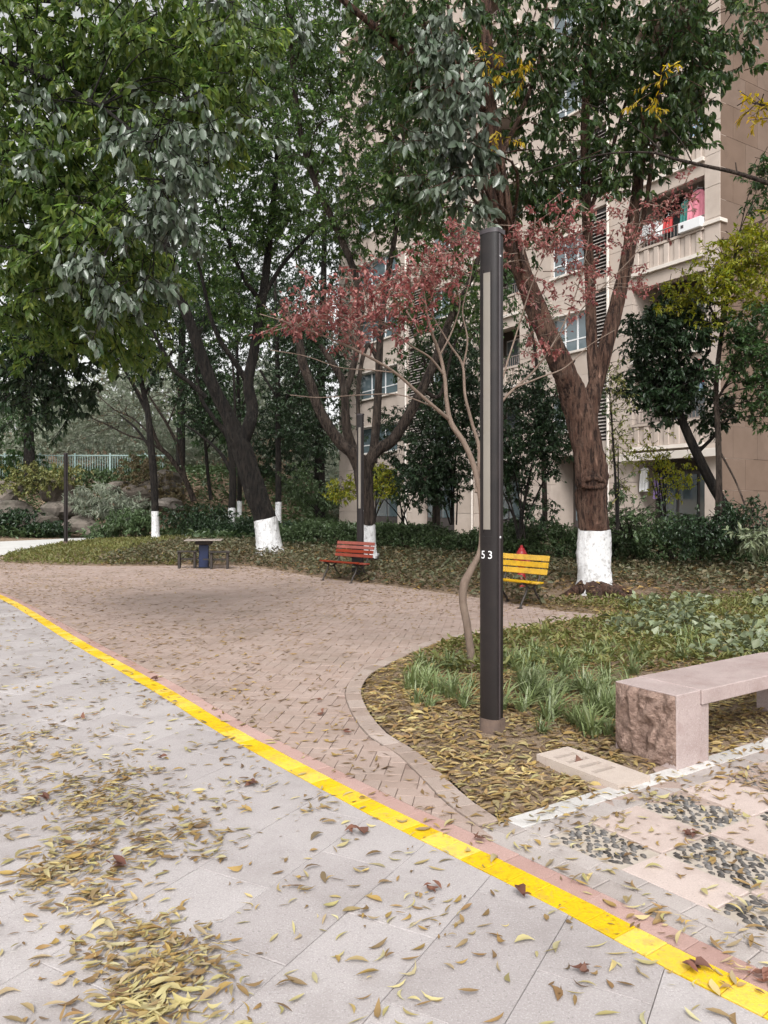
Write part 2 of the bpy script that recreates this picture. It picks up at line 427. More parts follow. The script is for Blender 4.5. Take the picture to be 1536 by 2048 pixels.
M['leaf_ivyblue'] = leafmat('leaf_ivyblue', [(0.12, 0.15, 0.085), (0.20, 0.235, 0.14), (0.15, 0.175, 0.085), (0.27, 0.295, 0.20)], 0.42, 0.2, 1.3)
M['leaf_grass'] = leafmat('leaf_grass', [(0.12, 0.16, 0.06), (0.18, 0.225, 0.10), (0.15, 0.19, 0.065), (0.27, 0.30, 0.17)], 0.42, 0.25, 1.4)
M['leaf_lawn'] = leafmat('leaf_lawn', [(0.10, 0.125, 0.035), (0.18, 0.18, 0.055), (0.13, 0.15, 0.04), (0.23, 0.19, 0.075)], 0.5, 0.25, 1.4)
M['litter'] = leafmat('litter', [(0.38, 0.31, 0.145), (0.20, 0.135, 0.075), (0.45, 0.39, 0.20), (0.35, 0.31, 0.13), (0.12, 0.08, 0.055), (0.52, 0.42, 0.18), (0.36, 0.28, 0.17), (0.28, 0.22, 0.135), (0.46, 0.42, 0.24)], 0.6, 0.15, 1.2, 0.3)
M['litter_pale'] = leafmat('litter_pale', [(0.40, 0.33, 0.155), (0.47, 0.41, 0.21), (0.36, 0.32, 0.14), (0.45, 0.37, 0.16), (0.43, 0.40, 0.23)], 0.6, 0.15, 1.2, 0.3)
M['litter_bed'] = leafmat('litter_bed', [(0.40, 0.30, 0.13), (0.24, 0.165, 0.085), (0.48, 0.40, 0.18), (0.31, 0.25, 0.12), (0.17, 0.11, 0.07), (0.45, 0.34, 0.12), (0.33, 0.245, 0.15), (0.26, 0.24, 0.11)], 0.6, 0.2, 1.2, 0.3)
M['litter_brown'] = leafmat('litter_brown', [(0.20, 0.13, 0.065), (0.30, 0.20, 0.085), (0.13, 0.08, 0.045), (0.36, 0.25, 0.08), (0.25, 0.15, 0.07)], 0.65, 0.15, 1.2, 0.3)
M['litter_maple'] = leafmat('litter_maple', [(0.13, 0.055, 0.04), (0.18, 0.085, 0.055), (0.10, 0.05, 0.04)], 0.65, 0.1, 1.2, 0.3)

# ------------------------------------------------------------------ layout of the ground (all in metres)
LINE = spline([G(2250, 2350), G(1536, 2010), G(1350, 1918), G(1150, 1813), G(983, 1730), G(768, 1626), G(670, 1576), G(550, 1512), G(430, 1446), G(320, 1378), G(150, 1281), G(0, 1193), (-8.9, 15.5), (-12.5, 19.6), (-15.5, 22.6)], 8)
BED_CURVE = spline([G(1000, 1642), G(933, 1595), G(835, 1505), G(768, 1463), G(732, 1415), G(722, 1380), G(740, 1350), G(768, 1333), G(818, 1309), G(868, 1288), G(918, 1275), G(1003, 1262), G(1118, 1245), G(1205, 1234)], 5)
BACK_EDGE = spline([G(1215, 1230), G(1100, 1220), G(1003, 1202), G(953, 1196), G(853, 1182), G(768, 1171), G(705, 1165), G(640, 1156), G(525, 1137), G(460, 1131), G(300, 1132), G(175, 1132), G(50, 1128), G(0, 1125)], 4)
UA = math.radians(34)
U = np.array((math.cos(UA), math.sin(UA)))        # along the granite strip and the stone bench
Vv = np.array((math.sin(UA), -math.cos(UA)))      # along the pebble rows, towards the camera
CORNER = BED_CURVE[0]
PATIO_END = CORNER + U * 9
PAVED = np.vstack([BED_CURVE, BACK_EDGE, [(-10.9, 22.0), (-11.5, 23.6), (-12.4, 29.4), (-11.9, 34.0), (-10.0, 36.6), (-10.6, 38.2), (-13.2, 36.9), (-14.6, 34.0), (-16.0, 31.4), (-18.5, 26), (-34, 30), (-34, -12), (12, -12)], [PATIO_END]])

def seg_dist(pts, poly, closed=True):
    """distance of pts (n,2) to polyline; index of the nearest segment"""
    pts = np.asarray(pts, float)
    a = poly if not closed else poly
    b = np.roll(poly, -1, 0) if closed else poly[1:]
    a = poly if closed else poly[:-1]
    best = np.full(len(pts), 1e9); bi = np.zeros(len(pts), int)
    for i in range(len(a)):
        d = b[i] - a[i]
        L2 = d.dot(d) + 1e-12
        t = np.clip(((pts - a[i]) @ d) / L2, 0, 1)
        q = a[i] + t[:, None] * d
        dd = np.hypot(pts[:, 0] - q[:, 0], pts[:, 1] - q[:, 1])
        m = dd < best
        best[m] = dd[m]; bi[m] = i
    return best, bi

def inside(pts, poly):
    pts = np.asarray(pts, float)
    x, y = pts[:, 0], pts[:, 1]
    r = np.zeros(len(pts), bool)
    j = len(poly) - 1
    for i in range(len(poly)):
        xi, yi = poly[i]; xj, yj = poly[j]
        c = ((yi > y) != (yj > y)) & (x < (xj - xi) * (y - yi) / (yj - yi + 1e-12) + xi)
        r ^= c
        j = i
    return r

def paved_sd(pts):
    d, _ = seg_dist(pts, PAVED)
    return np.where(inside(pts, PAVED), -d, d)

def line_sd(pts):
    """signed distance to the yellow line's centre, positive on the plaza side"""
    pts = np.asarray(pts, float)
    d, i = seg_dist(pts, LINE, False)
    t = LINE[i + 1] - LINE[i]
    r = pts - LINE[i]
    s = t[:, 0] * r[:, 1] - t[:, 1] * r[:, 0]
    return np.where(s < 0, d, -d)

def sstep(x):
    x = np.clip(x, 0, 1)
    return x * x * (3 - 2 * x)

def hgt(x, y, s=None):
    """height of the soil; the paving is level at 0"""
    x = np.asarray(x, float); y = np.asarray(y, float)
    if s is None:
        s = paved_sd(np.stack([x.ravel(), y.ravel()], 1)).reshape(x.shape)
    bump = 0.018 * np.sin(2.1 * x + 0.7 * y) * np.cos(1.7 * y - 0.6 * x) + 0.01 * np.sin(5.3 * x) * np.sin(4.7 * y)
    h = np.where(s < 0.12, -0.06 + (s + 0.15) / 0.27 * 0.085, 0.025 + 0.10 * sstep((s - 0.12) / 4.0) + bump * sstep(s * 2))
    h = np.where(s < -0.15, -0.06, h)
    dcx = (G(1073, 1520)[0] + G(1300, 1562)[0]) / 2; dcy = (G(1073, 1520)[1] + G(1300, 1562)[1]) / 2
    h = h - 0.045 * np.exp(-((x - dcx) ** 2 + (y - dcy) ** 2) / 0.1)      # hollow under the drain cover
    hill = 3.2 * sstep((y - 35.5 + 0.15 * (x + 12)) / 8.0) * sstep((-2.5 - x) / 5.0)
    hill += 5.0 * sstep((y - 48) / 25.0) * sstep((4 - x) / 8.0)
    return np.where(s > 0, h + hill * sstep(s / 1.5), h)

# ground sheet: fine near the camera, coarse to the horizon
xs = np.concatenate([[-600, -300, -150, -80, -50], np.arange(-34, -8, 0.5), np.arange(-8, 8, 0.11), np.arange(8, 34, 0.6), [50, 80, 150, 300, 600]])
ys = np.concatenate([[-300, -120, -50, -20, -8, -2], np.arange(1.5, 13, 0.11), np.arange(13, 24, 0.2), np.arange(24, 60, 0.6), [70, 85, 110, 160, 260, 420, 700]])
gx, gy = np.meshgrid(xs, ys)
gz = hgt(gx, gy)
idx = np.arange(gx.size).reshape(gx.shape)
quads = np.stack([idx[:-1, :-1], idx[:-1, 1:], idx[1:, 1:], idx[1:, :-1]], -1).reshape(-1, 4)
me = mesh_np('ground', np.stack([gx, gy, gz], -1).reshape(-1, 3), [quads])
tag(link('ground', me, M['soil'], None, True), kind='structure')

# ------------------------------------------------------------------ paving pieces
def clip(poly, p, n):
    """keep the side of a convex polygon where (q-p).n <= 0"""
    out = []
    m = len(poly)
    for i in range(m):
        a, b = poly[i], poly[(i + 1) % m]
        da, db = (a - p).dot(n), (b - p).dot(n)
        if da <= 0: out.append(a)
        if (da < 0 < db) or (db < 0 < da):
            out.append(a + (b - a) * (da / (da - db)))
    return out

def area(poly):
    return 0.5 * abs(sum(poly[i][0] * poly[(i + 1) % len(poly)][1] - poly[(i + 1) % len(poly)][0] * poly[i][1] for i in range(len(poly))))

def clip_to_line(poly, off, keep_left):
    """cut a piece along the line parallel to the yellow line at signed offset off"""
    c = np.mean(poly, 0)
    d, i = seg_dist([c], LINE, False)
    i = i[0]
    t = LINE[i + 1] - LINE[i]; t = t / np.linalg.norm(t)
    nrm = np.array((t[1], -t[0]))             # towards the plaza
    p = LINE[i] + nrm * off
    return clip(poly, p, nrm if keep_left else -nrm)

def clip_to_edge(poly, edge, off):
    """cut a piece along an edge polyline (paving on its left-hand side, walking it), pulled in by off"""
    c = np.mean(poly, 0)
    d, i = seg_dist([c], edge, False)
    if d[0] > 1.0: return poly
    i = i[0]
    t = edge[i + 1] - edge[i]; t = t / np.linalg.norm(t)
    nrm = np.array((t[1], -t[0]))             # away from the paving
    return clip(poly, edge[i] - nrm * off, nrm)

def piece_mesh(name, poly, depth, tilt=0.0, cham=0.0, mat=None):
    """top face and side skirts of one paving piece about its centre, top at z 0"""
    c = np.mean(poly, 0)
    n = len(poly)
    tx, ty = RNG.normal(0, tilt, 2) if tilt else (0, 0)
    top = [((p[0] - c[0]), (p[1] - c[1])) for p in poly]
    vs, fs = [], []
    if cham:
        vs += [(x * (1 - cham / (math.hypot(x, y) + 1e-6) * 1.3), y * (1 - cham / (math.hypot(x, y) + 1e-6) * 1.3), x * tx + y * ty) for x, y in top]
        vs += [(x, y, x * tx + y * ty - cham) for x, y in top]
        vs += [(x, y, -depth) for x, y in top]
        fs.append(tuple(range(n)))
        for r in (0, 1):
            fs += [(r * n + k, (r + 1) * n + k, (r + 1) * n + (k + 1) % n, r * n + (k + 1) % n) for k in range(n)]
    else:
        vs += [(x, y, x * tx + y * ty) for x, y in top] + [(x, y, -depth) for x, y in top]
        fs.append(tuple(range(n)))
        fs += [(k, n + k, n + (k + 1) % n, (k + 1) % n) for k in range(n)]
    me = bpy.data.meshes.new(name)
    me.from_pydata(vs, [], fs)
    if mat: me.materials.append(mat)
    return me, c

def ccw(poly):
    a = sum(poly[i][0] * poly[(i + 1) % len(poly)][1] - poly[(i + 1) % len(poly)][0] * poly[i][1] for i in range(len(poly)))
    return poly if a > 0 else poly[::-1]

def lay(pieces, parent, name, mat, ztop=0.0, depth=0.016, limit=300, tilt=0.004, cham=0.0025, jit=0.0012):
    """pieces: list of convex polygons. The ones nearest the camera become parts, the rest one joined part"""
    pieces = [ccw([np.asarray(p) for p in q]) for q in pieces if len(q) > 2 and area([np.asarray(p) for p in q]) > 0.0008]
    pieces.sort(key=lambda q: np.hypot(*np.mean(q, 0)) + (50 if abs(np.mean(q, 0)[0]) > np.mean(q, 0)[1] * 0.53 + 0.25 else 0))
    for q in pieces[:limit]:
        me, c = piece_mesh(name, q, depth, tilt, cham, mat)
        o = link(name, me, None, parent)
        o.location = (c[0], c[1], ztop + RNG.normal(0, jit))
    rest = pieces[limit:]
    if rest:
        vs, fs = [], []
        for q in rest:
            n = len(q); k0 = len(vs); z = ztop + RNG.normal(0, jit)
            tx, ty = RNG.normal(0, tilt, 2); c = np.mean(q, 0)
            vs += [(p[0], p[1], z + (p[0] - c[0]) * tx + (p[1] - c[1]) * ty) for p in q] + [(p[0], p[1], ztop - depth) for p in q]
            fs.append(tuple(range(k0, k0 + n)))
            fs += [(k0 + k, k0 + n + k, k0 + n + (k + 1) % n, k0 + (k + 1) % n) for k in range(n)]
        me = bpy.data.meshes.new(name + 's'); me.from_pydata(vs, [], fs)
        tag(link(name + 's', me, mat, parent), kind='stuff')

def sheet(name, poly, z, mat, thick=0.03):
    """flat sheet over a (possibly concave) outline"""
    bm = bmesh.new()
    vs = [bm.verts.new((p[0], p[1], z)) for p in poly]
    f = bm.faces.new(vs)
    if f.calc_area() and f.normal.z < 0: f.normal_flip()
    bmesh.ops.triangulate(bm, faces=[f])
    me = bpy.data.meshes.new(name); bm.to_mesh(me); bm.free()
    o = link(name, me, mat)
    return tag(o, kind='structure')

def offset_line(off):
    t = np.gradient(LINE, axis=0); t /= np.linalg.norm(t, axis=1)[:, None]
    return LINE + np.stack([t[:, 1], -t[:, 0]], 1) * off

# --- grey road: big slabs
road = sheet('road', np.vstack([offset_line(-0.02), [(-20, 24.5), (-34, 30), (-34, -12), (9, -12)]]), -0.014, M['joint_grey'])
ang = math.radians(61)
ea, eb = np.array((math.cos(ang), math.sin(ang))), np.array((math.sin(ang), -math.cos(ang)))
sl, sw, jw = 0.75, 0.36, 0.0024
pieces = []
o0 = np.array((0.492, 2.483))
for i in range(-40, 24):
    for j in range(-60, 40):
        c = o0 + ea * ((i + 0.5 + 0.5 * (j % 2)) * sl) + eb * ((j + 0.5) * sw)
        if c[1] < 1.3 or c[1] > 26 or abs(c[0]) > c[1] * 0.62 + 0.9: continue
        if line_sd([c])[0] > 0.5: continue
        q = [c + ea * (sx * (sl / 2 - jw / 2)) + eb * (sy * (sw / 2 - jw / 2)) for sx, sy in ((-1, -1), (1, -1), (1, 1), (-1, 1))]
        q = clip_to_line(q, -0.0675, True)
        if len(q) > 2: pieces.append(q)
lay(pieces, road, 'slab', M['slab_grey'], 0, 0.014, 300, 0.0015, 0.002, 0.0006)

# --- yellow painted edge of the road: one course of square blocks
def course(off0, off1, step, gap, y_max=40, bond=0.0, y_min=1.2):
    seg = np.diff(LINE, axis=0); s = np.concatenate([[0], np.cumsum(np.hypot(seg[:, 0], seg[:, 1]))])
    t = np.gradient(LINE, axis=0); t /= np.linalg.norm(t, axis=1)[:, None]
    nr = np.stack([t[:, 1], -t[:, 0]], 1)
    at = lambda q, off: np.array([np.interp(q, s, LINE[:, 0] + nr[:, 0] * off), np.interp(q, s, LINE[:, 1] + nr[:, 1] * off)])
    out, q = [], bond
    while q + step < s[-1]:
        c = at(q + step / 2, 0)
        if y_min < c[1] < y_max:
            out.append([at(q + gap / 2, off0), at(q + gap / 2, off1), at(q + step - gap / 2, off1), at(q + step - gap / 2, off0)])
        q += step
    return out

strip = sheet('road_edge_strip', np.vstack([offset_line(-0.064), offset_line(0.165)[::-1]]), -0.010, M['joint'])
lay(course(-0.0635, 0.0615, 0.127, 0.003), strip, 'yellow_block', M['yellow'], 0.002, 0.012, 300, 0.003, 0.002, 0.0008)
lay(course(0.0645, 0.163, 0.205, 0.003, bond=0.06), strip, 'red_block', M['paver_red'], 0.001, 0.011, 300, 0.003, 0.002, 0.0008)

# --- plaza: herringbone pavers up to the beds
inner = offset_line(0.155)
inner = inner[(inner[:, 1] > 3.3)]
plaza_poly = np.vstack([[(0.56, 3.52)], BED_CURVE, BACK_EDGE, [(-10.9, 22.0), (-13.0, 21.5)], inner[inner[:, 1] < 19][::-1]])
plaza = sheet('plaza', plaza_poly, -0.0095, M['joint_pink'])
pl, pw, g = 0.2, 0.1, 0.0034
ha = math.radians(127 - 45)
hx, hy = np.array((math.cos(ha), math.sin(ha))), np.array((-math.sin(ha), math.cos(ha)))
cand = []
o0 = np.array((-2.0, 8.0))
for i in range(-150, 150):
    for j in range(-150, 150):
        b = o0 + hx * (i * pw + 0 * j) + hy * (j * pw)
        k = (i - j) % 4
        if k == 0: cand.append((b, 0))
        elif k == 3: cand.append((b, 1))
cc = np.array([b + (hx * pl / 2 + hy * pw / 2 if o == 0 else hx * pw / 2 + hy * pl / 2) for b, o in cand])
sd = paved_sd(cc); ls = line_sd(cc)
ok = (sd < 0.05) & (ls > 0.12) & (cc[:, 1] > 3.3) & (cc[:, 1] < 22) & (np.abs(cc[:, 0]) < cc[:, 1] * 0.56 + 0.4)
# not on the patio side of the bed corner
ok &= ~((cc[:, 1] < 3.9) & (cc[:, 0] > 0.62))
dbed, _ = seg_dist(cc, BED_CURVE, False)
ok &= dbed > 0.09
pieces = []
for (b, o), c, good, lsd, db in zip(cand, cc, ok, ls, dbed):
    if not good: continue
    L, W = (pl, pw) if o == 0 else (pw, pl)
    q = [b + hx * g / 2 + hy * g / 2, b + hx * (L - g / 2) + hy * g / 2, b + hx * (L - g / 2) + hy * (W - g / 2), b + hx * g / 2 + hy * (W - g / 2)]
    if lsd < 0.32: q = clip_to_line(q, 0.167, False)
    if len(q) > 2 and db < 0.36: q = clip_to_edge(q, BED_CURVE, 0.127)
    if len(q) > 2: pieces.append(q)
lay(pieces, plaza, 'paver', M['paver_pink'], 0, 0.0095, 300, 0.005, 0.0022, 0.001)

# --- edging band round the near bed
t = np.gradient(BED_CURVE, axis=0); t /= np.linalg.norm(t, axis=1)[:, None]
nl = np.stack([-t[:, 1], t[:, 0]], 1)               # towards the plaza
sg = np.diff(BED_CURVE, axis=0); ss = np.concatenate([[0], np.cumsum(np.hypot(sg[:, 0], sg[:, 1]))])
eat = lambda q, off: np.array([np.interp(q, ss, BED_CURVE[:, 0] + nl[:, 0] * off), np.interp(q, ss, BED_CURVE[:, 1] + nl[:, 1] * off)])
edging = sheet('bed_edging', np.vstack([[eat(q, 0.0) for q in np.linspace(0, ss[-1], 90)], [eat(q, 0.125) for q in np.linspace(ss[-1], 0, 90)]]), -0.006, M['joint'])
pieces = []
q = 0.0
while q + 0.215 < ss[-1]:
    pc = [eat(q + 0.003, 0.0), eat(q + 0.112 + 0.10, 0.0), eat(q + 0.112 + 0.10, 0.123), eat(q + 0.003, 0.123)]
    pc = clip_to_line(pc, 0.167, False)
    if len(pc) > 2: pieces.append(pc)
    q += 0.215
lay(pieces, edging, 'edging_block', M['edging'], 0.006, 0.014, 300, 0.006, 0.003, 0.0015)

# --- patio with granite strip, granite squares and pebble panels
V0 = np.array((1.198, 3.319))
patio = sheet('patio', [CORNER + np.array((0.0, -0.02)), PATIO_END, np.array((12, -6)), np.array((5.5, -4)), *offset_line(0.168)[2:-1][offset_line(0.168)[2:-1][:, 1] < 3.5]], -0.016, M['joint'])
pieces = []
for k in range(-1, 22):      # pale granite strip
    a = CORNER + U * (k * 0.32)
    pc = [a + U * 0.002, a + U * 0.318, a + U * 0.318 + Vv * 0.115, a + U * 0.002 + Vv * 0.115]
    pc = clip_to_line(pc, 0.39, False)
    if len(pc) > 2: pieces.append(pc)
lay(pieces, patio, 'granite_strip', M['granite_white'], 0.004, 0.02, 60, 0.003, 0.003, 0.001)
pieces = []
for k in range(-2, 30):      # grey cobble row behind the strip
    a = CORNER + U * (k * 0.2) + Vv * 0.119
    pc = [a + U * 0.003, a + U * 0.197, a + U * 0.197 + Vv * 0.118, a + U * 0.003 + Vv * 0.118]
    pc = clip_to_line(pc, 0.39, False)
    if len(pc) > 2: pieces.append(pc)
for pc in course(0.169, 0.274, 0.205, 0.004, 3.62, 0.1) + course(0.279, 0.384, 0.205, 0.004, 3.55, 0.0):
    pieces.append(clip(pc, CORNER + Vv * 0.02, -Vv))
lay(pieces, patio, 'grey_paver', M['paver_greybrown'], 0.0, 0.016, 120, 0.005, 0.003, 0.001)
du, dv = 0.35, 0.40
pieces, panels = [], []
for i in range(-1, 8):
    for j in range(-1, 5):
        a = V0 + U * (i * du) + Vv * (j * dv)
        gp = 0.0025
        q = [a + U * gp + Vv * gp, a + U * (du - gp) + Vv * gp, a + U * (du - gp) + Vv * (dv - gp), a + U * gp + Vv * (dv - gp)]
        q = clip_to_line(q, 0.388, False)
        if len(q) < 3 or area(q) < 0.004: continue
        c = np.mean(q, 0)
        if c[1] < 1.2: continue
        if (i + j) % 2 == 0: panels.append(q)
        else: pieces.append(q)
lay(pieces, patio, 'granite_tile', M['granite_pink'], 0.0, 0.016, 80, 0.003, 0.003, 0.0012)

def pebble_mesh(k):
    rg = np.random.default_rng(100 + k)
    bm = bmesh.new()
    bmesh.ops.create_icosphere(bm, subdivisions=1, radius=1.0)
    for v in bm.verts:
        f = 1 + rg.normal(0, 0.10)
        v.co = Vector((v.co.x * 0.023 * f, v.co.y * 0.0105 * f, v.co.z * 0.013))
    me = bpy.data.meshes.new('pebble'); bm.to_mesh(me); bm.free()
    me.materials.append(M['pebble'])
    me.polygons.foreach_set('use_smooth', np.ones(len(me.polygons), dtype=bool))
    return me
PEB = [pebble_mesh(k) for k in range(6)]
panels.sort(key=lambda q: np.hypot(*np.mean(q, 0)) + (0 if abs(np.mean(q, 0)[0]) < np.mean(q, 0)[1] * 0.51 else 40))
npeb = 0
for q in panels:
    q = ccw(q)
    me, c = piece_mesh('pebble_panel', q, 0.006, 0, 0, M['mortar'])
    po = link('pebble_panel', me, None, patio)
    po.location = (c[0], c[1], -0.008)
    inn = np.array(q)
    spots = []
    for yy in np.arange(-0.3, 0.3, 0.026):
        for xx in np.arange(-0.3, 0.3, 0.052):
            p = c + U * (yy + RNG.normal(0, 0.003)) + Vv * (xx + (0.026 if int(round(yy / 0.026)) % 2 else 0) + RNG.normal(0, 0.006))
            spots.append(p)
    spots = np.array(spots)
    keep = inside(spots, inn) & (seg_dist(spots, inn)[0] > 0.013)
    vis = abs(c[0]) < c[1] * 0.56
    rest = []
    for p in spots[keep]:
        if RNG.random() < 0.06: continue
        rz = math.atan2(Vv[1], Vv[0]) + RNG.normal(0, 0.35)
        if vis and npeb < 300:
            o = link('pebble', PEB[RNG.integers(6)], None, po)
            o.location = (p[0] - c[0], p[1] - c[1], -0.001 + RNG.normal(0, 0.0018))
            o.rotation_euler = (RNG.normal(0, 0.15), RNG.normal(0, 0.15), rz)
            o.scale = (RNG.uniform(0.75, 1.15), RNG.uniform(0.8, 1.25), 1)
            npeb += 1
        else:
            rest.append((p, rz))
    if rest:
        vs, fs = [], []
        for p, rz in rest:
            src = PEB[RNG.integers(6)]
            mt = Matrix.Translation((p[0] - c[0], p[1] - c[1], -0.001)) @ Matrix.Rotation(rz, 4, 'Z')
            k0 = len(vs)
            vs += [(mt @ v.co)[:] for v in src.vertices]
            fs += [tuple(k0 + i for i in f.vertices) for f in src.polygons]
        me = bpy.data.meshes.new('pebbles'); me.from_pydata(vs, [], fs)
        tag(link('pebbles', me, M['pebble'], po, True), kind='stuff')

# --- pale path in the far left corner
fp = sheet('far_path', [(-11.2, 22.6), (-11.6, 23.6), (-12.5, 29.4), (-12.0, 34.0), (-10.2, 36.7), (-10.7, 38.0), (-13.1, 36.8), (-14.5, 33.9), (-15.9, 31.3), (-18.4, 26.2), (-18, 24.0)], 0.002, M['path'])

# ------------------------------------------------------------------ foliage
def unit(a):
    return a / (np.linalg.norm(a, axis=-1, keepdims=True) + 1e-9)

def leaves_np(base, dirs, L, W, rng, hi=True, fold=0.25, upw=1.0, bend=0.15, wprof=None):
    """blades folded along the midrib; base (n,3), dirs (n,3) unit, L (n,), W (n,) full width"""
    n = len(base)
    up = np.array((0, 0, 1.0)) * upw + rng.normal(0, 0.55, (n, 3))
    side = unit(np.cross(dirs, up))
    nor = unit(np.cross(side, dirs))
    L = L[:, None]; W = W[:, None] / 2
    f = fold * W
    if hi:
        V = np.stack([base,
                      base + dirs * L * 0.30 + side * W * 0.85 + nor * f,
                      base + dirs * L * 0.65 + side * W * 0.80 + nor * (f - bend * L * 0.3),
                      base + dirs * L - nor * bend * L,
                      base + dirs * L * 0.65 - side * W * 0.80 + nor * (f - bend * L * 0.3),
                      base + dirs * L * 0.30 - side * W * 0.85 + nor * f], 1)
        k = np.arange(n)[:, None] * 6
        F1 = k + np.array((0, 1, 2, 3)); F2 = k + np.array((0, 3, 4, 5))
        return V.reshape(-1, 3), np.vstack([F1, F2])
    V = np.stack([base, base + dirs * L * 0.5 + side * W + nor * f, base + dirs * L - nor * bend * L, base + dirs * L * 0.5 - side * W + nor * f], 1)
    k = np.arange(n)[:, None] * 4
    return V.reshape(-1, 3), np.vstack([k + np.array((0, 1, 2)), k + np.array((0, 2, 3))])

def blob_points(blobs, rng):
    """blobs: (px, py, depth, rx_px, ry_px, rdepth_m, count) -> points in the world, filling the ellipsoids"""
    out = []
    for px, py, d, rx, ry, rd, n in blobs:
        v = unit(rng.normal(0, 1, (n, 3))) * (rng.random((n, 1)) ** 0.42)
        dd = d + v[:, 2] * rd
        X = ((px - 768) + v[:, 0] * rx) / F_PX * dd * (d / dd)
        Z = CAM_H - ((py - HZ) + v[:, 1] * ry) / F_PX * d
        out.append(np.stack([(px - 768 + v[:, 0] * rx) / F_PX * d, dd, Z], 1))
    return np.vstack(out)

def clusters_np(cen, rng, n_leaf=16, twig=0.32, L=0.09, W=0.42, droop=0.5, hi=True, spread=0.8, tdroop=0.3, fold=0.25, bend=0.15):
    """sprays: a short twig at every centre with leaves set along it"""
    m = len(cen)
    td = unit(rng.normal(0, 1, (m, 3)) * np.array((1, 1, 0.6)) - np.array((0, 0, tdroop)))
    s = rng.random((m, n_leaf))
    tl = twig * rng.uniform(0.6, 1.3, (m, 1))
    base = cen[:, None, :] + td[:, None, :] * (s * tl)[..., None] + rng.normal(0, 0.012, (m, n_leaf, 3))
    d = td[:, None, :] * 0.5 + unit(rng.normal(0, 1, (m, n_leaf, 3))) * spread - np.array((0, 0, droop))
    d = unit(d).reshape(-1, 3)
    base = base.reshape(-1, 3)
    ll = L * rng.uniform(0.65, 1.25, len(base))
    V, F = leaves_np(base, d, ll, ll * W * rng.uniform(0.85, 1.15, len(base)), rng, hi, fold, 1.0, bend)
    # the twigs themselves, three-sided
    a = cen - td * tl * 0.35; b = cen + td * tl
    s1 = unit(np.cross(td, np.array((0.3, 0.2, 1.0)))); s2 = np.cross(td, s1)
    r = 0.004 + 0.01 * twig
    tv = []
    for k in range(3):
        o = (s1 * math.cos(k * 2.094) + s2 * math.sin(k * 2.094))
        tv += [a + o * r, b + o * r * 0.4]
    TV = np.stack(tv, 1).reshape(-1, 3)
    k = np.arange(m)[:, None] * 6
    TF = np.vstack([k + np.array((0, 2, 3, 1)), k + np.array((2, 4, 5, 3)), k + np.array((4, 0, 1, 5))])
    return (V, F), (TV, TF)

RS = [1.0]
def limb_np(pts, sides=8, n=6, rough=0.06, seed=0, flare=None):
    """pts rows: px, py, depth, radius (m)"""
    w = np.array([[*P(a, b, d), r * RS[0]] for a, b, d, r in pts])
    s = spline(w, n)
    lob = None
    V, F = tube_np(s[:, :3], np.maximum(s[:, 3], 0.004), sides, rough, lob, seed)
    return V, F, s

